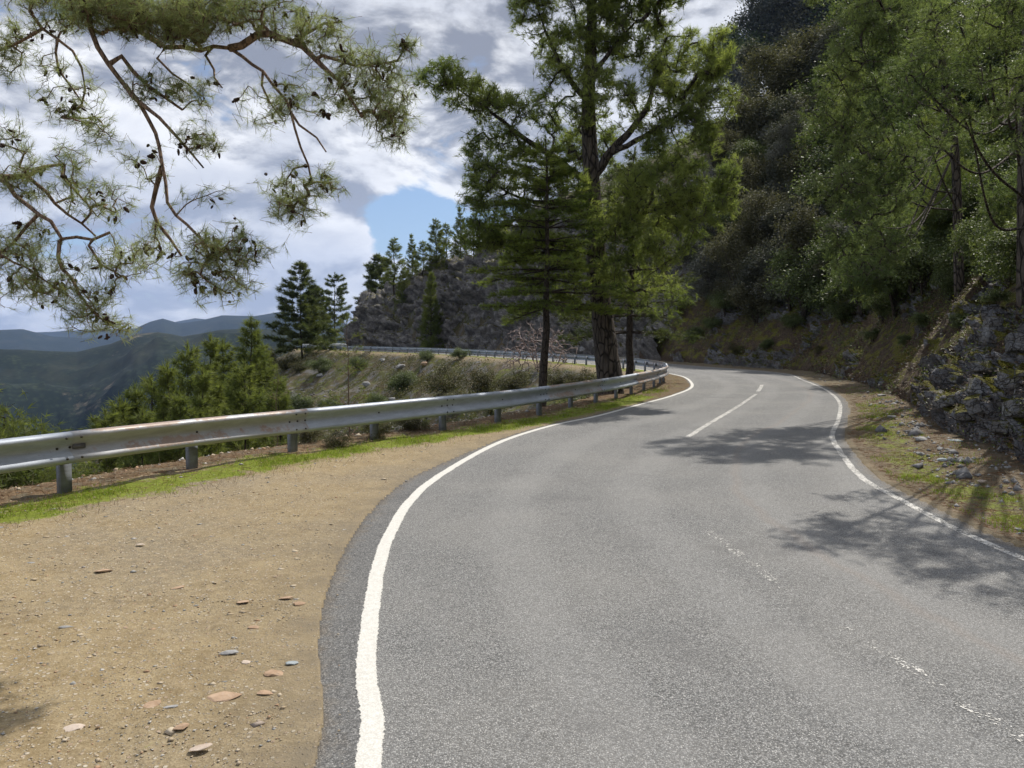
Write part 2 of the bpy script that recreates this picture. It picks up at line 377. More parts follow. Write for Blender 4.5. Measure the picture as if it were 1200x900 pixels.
def rock_mat(name, soil_c, moss_amt, greys, allrock=0.0):
    m, t = new_mat(name); P = posn(t); N = t.add('ShaderNodeNewGeometry').outputs['Normal']
    nz = t.add('ShaderNodeSeparateXYZ', {0: N}).outputs[2]
    n = t.noise(P, 1.3, 8, 0.65); nf = t.noise(P, 11.0, 6, 0.7); nn = t.noise(t.vmath('ADD', P, (9., 4., 2.)), 2.6, 6, 0.68)
    strat = t.noise(t.vmath('MULTIPLY', P, (1.0, 1.0, 4.5)), 2.2, 6, 0.7)
    r = t.mix(t.ramp(n, 0.34, 0.66), greys[0], greys[1]); r = t.mix(t.ramp(strat, 0.42, 0.62, 0, 0.65), r, greys[2])
    r = t.mix(t.ramp(nf, 0.55, 0.75, 0, 0.5), r, (0.38, 0.36, 0.33))
    rr = t.math('ADD', t.math('ADD', attr(t, 'z_rock'), allrock), t.math('MULTIPLY', t.math('SUBTRACT', nn, 0.5), 1.4))
    so_ = t.mix(t.ramp(nf, 0.3, 0.7), soil_c[0], soil_c[1])
    col = t.mix(t.ramp(rr, 0.42, 0.58), so_, r)
    mo = t.math('ADD', t.math('MULTIPLY', nz, 0.25), t.noise(t.vmath('ADD', P, (3., 14., 2.)), 1.7, 7, 0.7))
    col = t.mix(t.ramp(mo, 0.70-moss_amt, 0.78-moss_amt), col, t.mix(t.ramp(nf, 0.35, 0.65), (0.085, 0.085, 0.012), (0.17, 0.16, 0.03)))
    cw = t.vmath('ADD', P, t.vmath('SCALE', t.add('ShaderNodeTexNoise', {'Vector': P, 'Scale': 1.8, 'Detail': 4}).outputs[1], 0.5))
    ce = t.voro(t.vmath('MULTIPLY', cw, (1, 1, 2.0)), 3.2, 'DISTANCE_TO_EDGE'); ce2 = t.voro(cw, 9.0, 'DISTANCE_TO_EDGE')
    rk_ = t.ramp(rr, 0.42, 0.58); cm = t.math('MULTIPLY', rk_, t.math('MAXIMUM', t.ramp(ce, 0, .05, 1, 0), t.ramp(ce2, 0, .05, .6, 0)))
    col = t.mix(t.math('MULTIPLY', cm, .7), col, (0.03, 0.026, 0.022))
    hb = t.math('SUBTRACT', t.math('ADD', t.math('MULTIPLY', nf, 0.9), t.noise(P, 40.0, 4, 0.7)), t.math('MULTIPLY', cm, 1.6))
    finish(t, col, 0.93, hb, 1.0, 0.05, spec=0.25); return m
M['bank'] = rock_mat('bank_earth_and_rock', ((0.035, 0.026, 0.019), (0.13, 0.092, 0.062)), 0.075, ((0.10, 0.10, 0.108), (0.34, 0.35, 0.38), (0.16, 0.13, 0.105)))
M['cliff'] = rock_mat('dark_cliff_rock', ((0.045, 0.04, 0.03), (0.10, 0.085, 0.065)), 0.0, ((0.12, 0.12, 0.125), (0.42, 0.40, 0.385), (0.20, 0.18, 0.16)))
M['outcrop'] = rock_mat('mossy_outcrop_rock', ((0.04, 0.03, 0.02), (0.10, 0.08, 0.055)), 0.10, ((0.13, 0.13, 0.135), (0.34, 0.35, 0.37), (0.20, 0.18, 0.155)), 1.2)
def stone_mat(name, a, b_):
    m, t = new_mat(name); P = posn(t); n = t.noise(P, 9.0, 7, 0.65); nf = t.noise(P, 50.0, 4, 0.7)
    c = t.mix(t.ramp(n, 0.3, 0.7), a, b_); c = t.mix(t.ramp(nf, 0.5, 0.75, 0, 0.4), c, (0.42, 0.38, 0.33))
    finish(t, c, 0.9, nf, 0.6, 0.006); return m
M['stone_grey'] = stone_mat('grey_stone', (0.20, 0.20, 0.20), (0.36, 0.36, 0.36))
M['stone_tan'] = stone_mat('tan_stone', (0.30, 0.20, 0.13), (0.46, 0.33, 0.23))
M['stone_pale'] = stone_mat('pale_stone', (0.40, 0.32, 0.26), (0.55, 0.47, 0.40))
M['stone_blue'] = stone_mat('bluish_stone', (0.20, 0.24, 0.26), (0.34, 0.38, 0.40))
M['stone_dark'] = stone_mat('dark_grey_stone', (0.08, 0.08, 0.082), (0.22, 0.22, 0.225))
M['dead'] = foliage_mat('dead_brown_leaves', (0.075, 0.045, 0.03), (0.15, 0.095, 0.06), (0.24, 0.17, 0.11), 0.1, 1.0)
def gravel_mat():
    m, t = new_mat('gravel_mixed'); g = t.add('ShaderNodeNewGeometry').outputs['Random Per Island']
    c = t.mix(t.ramp(g, 0.0, 0.5, smooth=False), (0.34, 0.27, 0.18), (0.50, 0.43, 0.33)); c = t.mix(t.ramp(g, 0.55, 0.6), c, (0.30, 0.30, 0.29)); c = t.mix(t.ramp(g, 0.75, 0.8), c, (0.38, 0.25, 0.16)); c = t.mix(t.ramp(g, 0.92, 0.94), c, (0.48, 0.46, 0.43))
    finish(t, c, 0.93); return m
M['gravel'] = gravel_mat()

def steel(name, base, rust):
    m, t = new_mat(name); co = objco(t); P = posn(t)
    st = t.noise(t.vmath('MULTIPLY', P, (1, 1, 5)), 3.0, 7, 0.7); sp = t.noise(P, 30, 5, 0.7)
    c = t.mix(t.ramp(st, 0.35, 0.7), base, tuple(min(1, x*1.35) for x in base))
    c = t.mix(t.ramp(sp, 0.58, 0.75, 0, 0.5), c, (0.16, 0.13, 0.11))
    r = t.math('ADD', t.noise(P, 1.3, 7, 0.7), t.math('MULTIPLY', t.noise(P, 17, 5, 0.7), 0.3))
    nzr = t.add('ShaderNodeSeparateXYZ', {0: t.add('ShaderNodeNewGeometry').outputs['Normal']}).outputs[2]
    r = t.math('ADD', r, t.math('MULTIPLY', nzr, 0.20))
    rm = t.math('MULTIPLY', t.ramp(r, rust+.04, rust+0.16), 0.8)
    c = t.mix(rm, c, t.mix(sp, (0.20, 0.11, 0.07), (0.42, 0.31, 0.23)))
    finish(t, c, t.ramp(st, 0.3, 0.7, 0.42, 0.62), sp, 0.25, 0.004, metal=t.math('MULTIPLY', t.math('SUBTRACT', 1.0, rm), 0.2), spec=0.5); return m
M['steel'] = steel('galvanised_steel', (0.31, 0.345, 0.40), 0.86)
M['steel_rusty'] = steel('weathered_steel', (0.33, 0.34, 0.36), 0.68)
M['post'] = steel('post_steel', (0.17, 0.185, 0.21), 0.86)
m, t = new_mat('dark_bolt'); finish(t, (0.05, 0.045, 0.04), 0.6, metal=0.4); M['bolt'] = m
m, t = new_mat('reflector'); finish(t, (0.12, 0.12, 0.13), 0.25); M['reflector'] = m

M['bark_pine'] = bark_mat('grey_furrowed_pine_bark', (0.022, 0.018, 0.016), (0.15, 0.125, 0.105), 7.0, 1.0, 0.06)
M['bark_red'] = bark_mat('reddish_limb_bark', (0.08, 0.055, 0.04), (0.27, 0.185, 0.13), 26.0, 0.6, 0.01)
M['bark_dark'] = bark_mat('dark_bark', (0.025, 0.02, 0.017), (0.10, 0.08, 0.065), 14.0)
M['needle_near'] = foliage_mat('long_pine_needles', (0.24, 0.29, 0.145), (0.41, 0.46, 0.25), (0.20, 0.15, 0.06), 0.45, 1.5)
M['needle_big'] = foliage_mat('pine_needles', (0.175, 0.225, 0.075), (0.36, 0.41, 0.145), None, 0.56, 0.5)
M['needle_yel'] = foliage_mat('yellowish_pine_needles', (0.13, 0.165, 0.055), (0.22, 0.25, 0.08), None, 0.48, 0.5)  # light yellowish green needles of the young pines and saplings
M['needle_green'] = foliage_mat('fresh_pine_needles', (0.105, 0.15, 0.060), (0.22, 0.27, 0.115), None, 0.46, 0.6)
M['needle_dark'] = foliage_mat('dark_pine_needles', (0.08, 0.105, 0.045), (0.15, 0.175, 0.07), None, 0.38, 0.4)
M['cedar'] = foliage_mat('cedar_sprays', (0.13, 0.18, 0.05), (0.25, 0.30, 0.08), None, 0.55, 0.6)
M['oak'] = foliage_mat('grey_holm_oak_leaves', (0.08, 0.088, 0.068), (0.23, 0.232, 0.21), None, 0.2, 0.5, 0.7, 0.15)
M['oak_olive'] = foliage_mat('brownish_oak_leaves', (0.075, 0.075, 0.045), (0.17, 0.165, 0.11), None, 0.25, 0.6, 0.7, 0.15)
M['oak_green'] = foliage_mat('green_oak_leaves', (0.075, 0.105, 0.035), (0.155, 0.195, 0.075), (0.24, 0.26, 0.16), 0.32, 0.9, 0.55, 0.35)  # paler leaves at random: highlights of glossy foliage put into the colour
M['bush_olive'] = foliage_mat('olive_bush_leaves', (0.060, 0.062, 0.025), (0.115, 0.115, 0.045), (0.17, 0.13, 0.07), 0.3, 1.0)
M['bush_yellow'] = foliage_mat('yellow_green_leaves', (0.13, 0.14, 0.018), (0.20, 0.21, 0.035), None, 0.4, 1.0)
M['grass'] = foliage_mat('grass_blades', (0.15, 0.22, 0.020), (0.27, 0.36, 0.040), (0.32, 0.28, 0.10), 0.4, 1.5)
M['litter'] = foliage_mat('fallen_needles', (0.19, 0.095, 0.05), (0.33, 0.19, 0.11), (0.40, 0.30, 0.18), 0.1, 2.0)
M['twig'] = foliage_mat('bare_pinkish_twigs', (0.22, 0.16, 0.145), (0.36, 0.28, 0.26), None, 0.0, 1.0)
m, t = new_mat('pine_cone'); finish(t, t.mix(t.noise(objco(t), 60, 3), (0.018, 0.010, 0.007), (0.075, 0.045, 0.03)), 0.8); M['cone'] = m
# ------------------------------------------------------------------ lines of the place (metres, from the road level)
R_ = [(-10.4, -30), (-10.0, -10), (-9.4, 0), (-8.3, 5)]+[gp(*p) for p in [(58, 583), (247, 548), (376, 527), (468, 513), (538, 503), (590, 495), (632, 487.5), (667, 480.5), (692, 475), (713, 470.5), (730, 466), (744, 462), (756, 458.5), (768, 454.5), (778, 449)]]
R_ += [(7.25, 35.5), (7.75, 38.2), (7.9, 41.5), (7.6, 45.5), (6.7, 50.5), (3.8, 60.5), (-.3, 71.5), (-8, 88), (-18, 104), (-29.5, 119), (-37, 130.5), (-39, 143), (-36, 157), (-28, 173), (-15, 196), (4, 226)]
RL = catmull(R_, 0.5)
tR, nR = normals2(RL)
def off(q, d):
    t_, n_ = normals2(q); return q[:, :2]+n_*d
farR = RL[RL[:, 1] > 46]
L_ = [(-2.4, -30), (-1.5, -6), (-.8, 1)]+[gp(*p) for p in [(432, 900), (428, 790), (437, 700), (455, 630), (487, 580), (530, 548), (590, 516.5), (650, 498), (700, 487.5), (750, 474), (790, 463), (811, 453)]]+[(8.9, 37.8), (9.1, 41.5), (8.75, 45.5)]
LL = resample(np.vstack([catmull(L_, 0.4)[:-1], off(farR, 1.15)[2:]]), 0.4)
W_ = [(1.6, -30), (3.3, -8), (4.2, -2), (4.7, 2), (4.9, 5)]+[gp(*p) for p in [(1200, 655), (1130, 625), (1060, 588), (1010, 560), (985, 530), (975, 510), (983, 490), (983, 470), (965, 455.5), (940, 445)]]+[(15.6, 42), (15.3, 46.5), (13.8, 51.5)]
WL = resample(np.vstack([catmull(W_, 0.4)[:-1], off(farR, 7.3)[int(5/0.5)*1+8:]]), 0.4)
def signed(x, y, Q):
    """signed distance (right-hand side +), index of nearest sample"""
    t_, n_ = normals2(Q); D = np.empty(len(x)); I = np.empty(len(x), int)
    for c in range(0, len(x), 20000):
        dx = x[c:c+20000, None]-Q[None, :, 0]; dy = y[c:c+20000, None]-Q[None, :, 1]
        i = np.argmin(dx*dx+dy*dy, 1); k = np.arange(len(i)); px_, py_ = dx[k, i], dy[k, i]
        dd = np.hypot(px_, py_); pr = px_*n_[i, 0]+py_*n_[i, 1]
        D[c:c+20000] = np.where(dd < 4, pr, np.sign(pr)*dd); I[c:c+20000] = i
    return D, I
Rc, Wc, Lc = resample(RL, 0.8), WL, LL
YW = WL[:, 1]; SW = np.arange(len(WL))*0.4
iy46 = int(np.argmax(YW > 50))     # beyond here the hill side is the far cliff
LLf = resample(catmull(LL[(LL[:, 1] > -6) & (LL[:, 1] < 24)][::3], .2), 0.08)
def toe_w(i):    # width of the verge between white line and foot of the slope
    y = YW[i]; fw = np.interp(y, [-30, 6, 9, 14, 20, 30, 42], [2.6, 2.4, 2.3, 2.2, 1.8, 1.5, 1.3]); return np.where(i > iy46, 1.3, fw)
def up_prof(d, i):
    """height of the hill above its foot; i: index along the right-hand line"""
    y = YW[i]; far = smooth(0, 45, SW[i]-SW[iy46])
    vfar = smooth(92, 128, y)*(i > iy46)
    vend = smooth(150, 185, y)*(i > iy46)
    H1 = (1-far)*(4.5+0*d)+far*(20-11.5*vfar-5*vend)      # height of the steep cut
    s1 = (1-far)*1.35+far*2.6
    s2 = (1-far)*0.93+far*(0.75-0.45*vfar)
    w1 = H1/s1; z = np.where(d < w1, d*s1, H1+(d-w1)*s2)
    cap = (1-far)*75+far*(44-22*vfar-8*vend)
    return cap*np.tanh(z/cap)
def down_prof(u):
    z = 0.60*u; return -250*(1-np.exp(-z/250))
def hgt(x, y, sheet=True):
    x = np.asarray(x, float).ravel(); y = np.asarray(y, float).ravel(); r = np.hypot(x, y)
    dR, _ = signed(x, y, Rc); dW, iW = signed(x, y, Wc)
    tw = toe_w(iW); d = dW-tw-(0.45 if sheet else 0)
    n1_ = fbm(x*0.11, y*0.11, 3.3, 4); n2_ = fbm(x*0.8, y*0.8, 1.1, 4); n3_ = fbm(x*4.0, y*4.0, 2.2, 3)
    up = up_prof(np.maximum(d, 0), iW)+np.clip(d/6, 0, 1)*n1_*1.2+np.clip(d/2, 0, 1)*n2_*0.30
    u = np.maximum(-(dR+0.95), 0)
    dn = down_prof(u)+np.clip(u/8, 0, 1)*n1_*1.6+np.clip(u/1.0, 0, 1)*n2_*0.28+np.clip(u/1., 0, 1)*n3_*0.05
    isdn = dR < -0.95
    # on the open ground both may claim: nearest wins by sign of the road itself
    z = np.where(isdn, dn, np.where(d > 0, up, 0.0))
    z = np.where(isdn & (d > 0), np.where(-dR-.95 < d, dn, up), z)
    return z, dR, dW, d, iW, isdn
def far_hills(x, y):
    az = np.degrees(np.arctan2(x, y)); r = np.hypot(x, y)
    px = 600+F*np.tan(np.radians(np.clip(az, -80, 80)))
    c1 = np.interp(px, [-900, -300, 0, 90, 130, 160, 186, 215, 262, 300, 345, 420, 500], [410, 385, 398, 401, 394, 384, 382, 387, 381, 379, 384, 392, 398])
    c2 = np.interp(px, [-900, -300, 0, 28, 62, 100, 150, 178, 192, 212, 236, 262, 300, 335, 380, 450], [380, 372, 385, 384, 391, 392, 386, 375, 372, 377, 374, 368, 369, 363, 372, 385])
    c3 = np.interp(px, [-900, 0, 60, 100, 170, 230, 280, 330, 450], [392, 390, 388, 386, 384, 373, 378, 372, 386])
    def crest(c, D): return HC+(395-c)/F*D
    z = np.full(x.shape, -255.0)
    nr = ridged(x*0.0016+5, y*0.0016+2, 6)
    k1 = (r-2300)/1150.0
    z1 = crest(c1, 2300)-15-(np.abs(k1)**1.15)*235*np.where(k1 < 0, 1, .9)+(nr-1.0)*np.where(k1 < 0, 105, 60)*np.clip(np.abs(k1)*2.2, 0.10, 1)
    nr2 = ridged(x*0.0006+9, y*0.0006+4, 6)
    k2 = (r-7600)/2500.0
    z2 = crest(c2, 7600)-20-(np.abs(k2)**1.2)*420+(nr2-1)*90*np.clip(np.abs(k2)*2, 0.08, 1)
    k3 = (r-11500)/2600.0
    z3 = crest(c3, 11500)-20-(np.abs(k3)**1.2)*420+(nr2-1)*80*np.clip(np.abs(k3)*2, 0.08, 1)
    return np.maximum(np.maximum(z, z1), np.maximum(z2, z3))

def micro(x, y, dR, dW, edge, flat_):
    a = np.where(flat_, np.clip(edge, 0, 1)*(fbm(x*1.1, y*1.1, 0, 3)*0.022+fbm(x*7, y*7, 5, 3)*0.008), 0)
    a = a+np.where(flat_ & (dW > 0), smooth(0.3, 2.3, dW)*0.16+fbm(x*2.5, y*2.5, 8, 3)*0.035*smooth(.4, 1, dW), 0)
    return a+np.where((dR > -3) & (edge > 0), 0.05*np.exp(-((dR+0.5)/0.5)**2), 0)
def micro_at(x, y, dR, dW, dL, isdn, d):
    e = np.where(dL < 0, np.clip(-dL-.4, 0.001, 9), np.where(dW > 0, np.clip(dW-.25, 0.001, 9), 0.001)); return micro(x, y, dR, dW, e, (~isdn) & (d <= 0))
# ------------------------------------------------------------------ ground: one sheet from the camera's feet to the last hills
azf = np.concatenate([np.arange(-56, 50, 0.16), np.arange(50, 304, 2.2)])
rr_ = np.concatenate([np.exp(np.linspace(math.log(0.5), math.log(260), 400)), np.exp(np.linspace(math.log(268), math.log(15000), 240))])
A_, RR = np.meshgrid(np.radians(azf), rr_); gx, gy = (np.sin(A_)*RR), (np.cos(A_)*RR)
shape = gx.shape; x, y = gx.ravel(), gy.ravel(); rad = np.hypot(x, y)
nearm = rad < 900
z = np.full(len(x), -250.0); zone = {k: np.zeros(len(x)) for k in ('z_grass', 'z_litter', 'z_slope', 'z_far', 'z_verge', 'z_grey')}
zn, dR, dW, dd_, iW, isdn = hgt(x[nearm], y[nearm])
rn = rad[nearm]; xn, yn = x[nearm], y[nearm]
dL, _ = signed(xn, yn, Lc); mm_ = rn < 15; dL[mm_] = signed(xn[mm_], yn[mm_], LLf)[0]
blend = smooth(300, 900, rn)
zn = zn*(1-blend)+(-250)*blend*1.0
flat = (~isdn) & (dd_ <= 0)
wlx = np.interp(yn, [-5, 3.5, 6, 11, 14, 30], [.30, .32, .45, .42, .2, .18]); onroad = flat & (dL > -wlx+.07) & (dW < 0.22)
layby = flat & ~onroad
edge = np.minimum(np.where(dL < 0, -dL-wlx+.07, 9), np.where(dW > 0, dW-0.22, 9)); edge = np.where(onroad, 0, np.clip(edge, 0, 9))
zn = zn+np.where(onroad, -0.05, 0)+np.where(layby, 0.014+fbm(xn*6, yn*6, 1, 2)*.005, 0)+micro(xn, yn, dR, dW, edge, layby)
# a low lip of earth along the drop
z[nearm] = zn
z = np.where(rad > 700, np.maximum(z, far_hills(x, y)), z)
ynr = yn
gz = np.exp(-((dR-0.55)/0.60)**2)*1.15*np.where((yn > 26) & (yn < 60), 0.35, 1)
gz = np.where(dW > 0.5, 0.0+0.78*np.exp(-((dW-1.0)/0.6)**2)*np.where(yn < 18, 1, 0.5), gz)
gz = np.where(isdn, 0.15*np.exp(-((dR+1.2)/0.5)**2), gz); gz = np.where((rn > 45) & layby & (dR < 3), 0.75, gz)
lz = np.clip(np.exp(-((dR+0.45)/0.55)**2)*1.0+0.50*np.exp(-((dR-1.05)/0.20)**2), 0, 1)*np.where(layby | isdn, 1, 0)
lz = np.where((yn > 24) & (yn < 42) & (dR > -.6) & (dL < 0), 0.85, lz)
lz = np.where(dW > 0.35, 0.50+0.3*smooth(1.4, 2.2, dW), lz)
zone['z_grass'][nearm] = gz; zone['z_litter'][nearm] = lz
zone['z_slope'][nearm] = np.where(isdn, smooth(-1.1, -1.8, dR), smooth(0.0, 0.8, dd_)*(dd_ > 0))
zone['z_grey'][nearm] = np.exp(-np.clip(-dL-wlx, 0, 9)/.45)*(dL < 0); zone['z_verge'][nearm] = smooth(0.12, 0.3, dW)*(dd_ < .5)
zone['z_far'] = smooth(280, 450, rad)
V = np.stack([x, y, z], 1)
nr_, na_ = shape; i = np.arange(nr_-1)[:, None]; j = np.arange(na_)[None]; j2 = (j+1) % na_
Fq = np.stack([i*na_+j, i*na_+j2, (i+1)*na_+j2, (i+1)*na_+j], 2).reshape(-1, 4)[:, ::-1]
V = np.vstack([V, [[0, 0, -0.05]]]); ctr = len(V)-1
fan = np.stack([np.full(na_, ctr), j2[0], j[0]], 1)
for k in zone: zone[k] = np.r_[zone[k], 0]
struct(mesh_obj('ground', V, [Fq, fan], M['ground'], smooth_=True, attrs=zone))

def ghit(px, py, tmax=400.0):
    """first point where a pixel's ray meets the land"""
    d = ray(px, py); t = np.exp(np.linspace(math.log(2.0), math.log(tmax), 900)); P_ = d[None]*t[:, None]; P_[:, 2] += HC
    hz = hgt(P_[:, 0], P_[:, 1], False)[0]; k = np.argmax(P_[:, 2] < hz)
    if not (P_[:, 2] < hz).any(): k = len(t)-1
    return P_[k]
def gz_at(x, y): return float(hgt([x], [y], False)[0][0])

# ------------------------------------------------------------------ road
g = rng(3)
def rag(q, amp, d):
    q = resample(q, 0.12); t_, n_ = normals2(q); s = np.arange(len(q))*0.12
    return q+n_*(d+amp*fbm(s*2.1, 0.3, d*7, 4))[:, None]
eL = rag(LL, 0.022, 0.0); sE = None
wl = np.interp(eL[:, 1], [-5, 3.5, 6, 11, 14, 30], [.30, .32, .45, .42, .2, .18])
eL = resample(LL, 0.12); wl = np.interp(eL[:, 1], [-5, 3.5, 6, 11, 14, 30], [.30, .32, .45, .42, .2, .18]); nE = normals2(eL)[1]; nE = np.stack([np.convolve(np.pad(nE[:, c_], 8, 'edge'), np.ones(17)/17, 'valid') for c_ in (0, 1)], 1); eL = eL-nE*(wl+.02*fbm(np.arange(len(eL))*.25, .3, 1, 4))[:, None]; eR = rag(WL, 0.03, 0.30)
k = min(len(eL), len(eR))
import bmesh
# strips: left edge, left line, three lanes between, right edge, sampled at matched places along
nS = 2600
def par(q, n): # parameter by place along: matched by nearest
    return q
sl_ = resample(eL, 0.12); 
# for every left sample the matching right one (monotone nearest)
t_, n_ = normals2(eR); idx = np.zeros(len(sl_), int)
for c in range(len(sl_)):
    dd = np.hypot(eR[:, 0]-sl_[c, 0], eR[:, 1]-sl_[c, 1]); idx[c] = np.argmin(dd)
idx = np.maximum.accumulate(idx); s_i = np.convolve(np.pad(idx.astype(float), 60, 'edge'), np.ones(121)/121, 'valid')
rx = np.interp(s_i, np.arange(len(eR)), eR[:, 0]); ry = np.interp(s_i, np.arange(len(eR)), eR[:, 1])
sr_ = np.stack([rx, ry], 1); cols = 15
fr = np.concatenate([[0, 0.004], np.linspace(0.02, 0.13, 12), np.linspace(.2, .9, 8), np.linspace(0.93, 0.98, 5), [0.996, 1]])
G = sl_[:, None]*(1-fr[None, :, None])+sr_[:, None]*fr[None, :, None]
wid = np.hypot(*(sl_-sr_).T)[:, None]
V = np.concatenate([G, np.zeros(G.shape[:2]+(1,))], 2); V[:, 0, 2] = -0.07; V[:, -1, 2] = -0.07
dedge = np.minimum(fr[None]*wid, (1-fr[None])*wid)
wls = np.interp(sl_[:, 1], [-5, 3.5, 6, 11, 14, 30], [.30, .32, .45, .42, .2, .18])[:, None]; shd = np.maximum(1-smooth(wls-.03, wls+.03, fr[None]*wid), .6*(1-smooth(.27, .33, (1-fr[None])*wid)))
dtrk = fr[None]*wid-4.75+0*wid
n0, n1__ = V.shape[:2]; i = np.arange(n0-1)[:, None]; j = np.arange(n1__-1)[None]
Fq = np.stack([i*n1__+j, i*n1__+j+1, (i+1)*n1__+j+1, (i+1)*n1__+j], 2).reshape(-1, 4)
struct(mesh_obj('road', V.reshape(-1, 3), Fq, M['asphalt'], attrs={'d_edge': dedge.ravel(), 'd_track': dtrk.ravel(), 'shoulder': shd.ravel()}))

def stripe(name, q, w_, mat, z0=0.004, label=None):
    q = resample(np.asarray(q, float), 0.08); t_, n_ = normals2(q); s = np.arange(len(q))*0.08
    jit = 0.010*fbm(s*3.0, 0.5, w_*50, 3)
    u = np.array([-1.15, 0, 1.15]); V = q[:, None]+n_[:, None]*(u[None, :, None]*w_/2+jit[:, None, None])
    V = np.concatenate([V, np.full(V.shape[:2]+(1,), z0)], 2)
    n0 = len(q); i = np.arange(n0-1)[:, None]; j = np.arange(2)[None]
    Fq = np.stack([i*3+j, i*3+j+1, (i+1)*3+j+1, (i+1)*3+j], 2).reshape(-1, 4)
    return struct(mesh_obj(name, V.reshape(-1, 3), Fq, mat, attrs={'across': np.tile(u/1.15, n0)}))
stripe('edge_line', LL, 0.128, M['paint'])
stripe('edge_line', WL[WL[:, 1] > -20], 0.105, M['paint_worn'])
def px_line(ps): return catmull([gp(*p) for p in ps], 0.3)
stripe('centre_line', px_line([(806, 512), (835, 494), (862, 478), (886, 462)]), 0.12, M['paint_worn'])
stripe('centre_line', px_line([(888, 459), (891, 455), (893, 451)]), 0.15, M['paint_worn'])
stripe('centre_line', px_line([(822, 617), (850, 637), (888, 666), (925, 693)]), 0.11, M['paint_faint'])
stripe('centre_line', px_line([(985, 735), (1040, 766), (1105, 806)]), 0.11, M['paint_faint'])
stripe('centre_line', px_line([(1128, 823), (1165, 845), (1230, 885)]), 0.11, M['paint_faint'])

# ------------------------------------------------------------------ hill side: rock cut and earth bank as displaced sheets
BANKS = []
def bank(name, i0, i1, ds_f, v_max, dv, mat, amp, cell, rockf, sharp=1.0, vtop=None):
    q = WL[i0:i1]; s = [0.0]; L = (len(q)-1)*0.4
    while s[-1] < L:
        p = q[min(len(q)-1, int(s[-1]/0.4))]; s.append(s[-1]+ds_f(math.hypot(p[0], p[1])))
    s = np.array(s); sq = np.stack([np.interp(s, np.arange(len(q))*0.4, q[:, k]) for k in (0, 1)], 1)
    t_, n_ = normals2(sq); ker = 25 if len(sq) > 60 else 3      # steady normals so that rows do not cross
    n_ = np.stack([np.convolve(np.pad(n_[:, k], ker, 'edge'), np.ones(2*ker+1)/(2*ker+1), 'valid') for k in (0, 1)], 1); n_ /= np.linalg.norm(n_, axis=1)[:, None]
    v = np.arange(0, v_max, dv)
    ii = np.clip((i0+s/0.4).astype(int), 0, len(WL)-1); tw = np.interp(i0+s/0.4, np.arange(len(WL)), toe_w(np.arange(len(WL))))
    # profile by horizontal distance: denser where steep
    d = np.cumsum(np.r_[0, np.full(len(v)-1, 1.0)])*0
    D = np.zeros((len(s), len(v))); Z = np.zeros_like(D)
    dh = np.linspace(0, v_max*1.2, 1500)
    for k in range(len(s)):
        zz_ = up_prof(dh, np.full(len(dh), ii[k])); a = np.r_[0, np.cumsum(np.hypot(np.diff(dh), np.diff(zz_)))]
        D[k] = np.interp(v, a, dh); Z[k] = np.interp(v, a, zz_)
    X = sq[:, None]+n_[:, None]*(tw[:, None, None]+D[..., None])
    P_ = np.concatenate([X, Z[..., None]], 2)
    x_, y_ = P_[..., 0].ravel(), P_[..., 1].ravel(); dm = D.ravel()
    P_[..., 2] += (np.clip(dm/6, 0, 1)*fbm(x_*.11, y_*.11, 3.3, 4)*1.2).reshape(D.shape)
    P_ = P_+0; du = np.gradient(P_, axis=0); dvv = np.gradient(P_, axis=1); N_ = np.cross(dvv, du); N_ /= np.linalg.norm(N_, axis=2)[..., None]+1e-9
    N_ = np.where(((N_*np.concatenate([-n_, np.full((len(n_), 1), .6)], 1)[:, None]).sum(2) < 0)[..., None], -N_, N_)
    p = P_.reshape(-1, 3); rk = rockf(p, v[None].repeat(len(s), 0).ravel())
    wv = p+np.stack([fbm(p[:, 0]*.9, p[:, 1]*.9, p[:, 2]*.9+q_, 2)*0.35 for q_ in (0, 7, 13)], 1)
    b1, r1, t1 = blocks(wv/cell*np.array([1, 1, 1.5]), 1); b2, r2, t2 = blocks(wv/(cell*.38)*np.array([1, 1, 1.3]), 5)
    rockd = (r1-0.35)*1.0+t1*1.3-smooth(0.16, 0.0, b1)*0.30+(r2-.4)*.42+t2*.6-smooth(0.14, 0, b2)*0.14
    b3, r3, t3 = blocks(wv/(cell*.16), 9); rockd = rockd+(r3-.5)*.22+t3*.2
    soild = fbm(p[:, 0]*.7, p[:, 1]*.7, p[:, 2]*.7, 5)*.38+fbm(p[:, 0]*.22+9, p[:, 1]*.22, p[:, 2]*.10, 3)*.85*smooth(16, 26, p[:, 1])+fbm(p[:, 0]*4, p[:, 1]*4, p[:, 2]*4, 3)*.09
    fade = smooth(0, 0.8, v)[None].repeat(len(s), 0).ravel()
    top = smooth(v_max, v_max*.88, v)[None].repeat(len(s), 0).ravel()
    disp = (amp*(rk*rockd+(1-rk)*soild*.8)*(0.25+.75*fade)+0.12*fade)*top-(1-top)*1.6-(1-smooth(0, .5, v))[None].repeat(len(s), 0).ravel()*0.16
    p = p+N_.reshape(-1, 3)*disp[:, None]
    BANKS.append((p[::2], N_.reshape(-1, 3)[::2], dm[::2]))
    n0, n1_ = len(s), len(v); i = np.arange(n0-1)[:, None]; j = np.arange(n1_-1)[None]
    Fq = np.stack([i*n1_+j, (i+1)*n1_+j, (i+1)*n1_+j+1, i*n1_+j+1], 2).reshape(-1, 4)
    return struct(mesh_obj(name, p, Fq, mat, attrs={'z_rock': rk}))
iA = int(np.argmax(YW > -6))
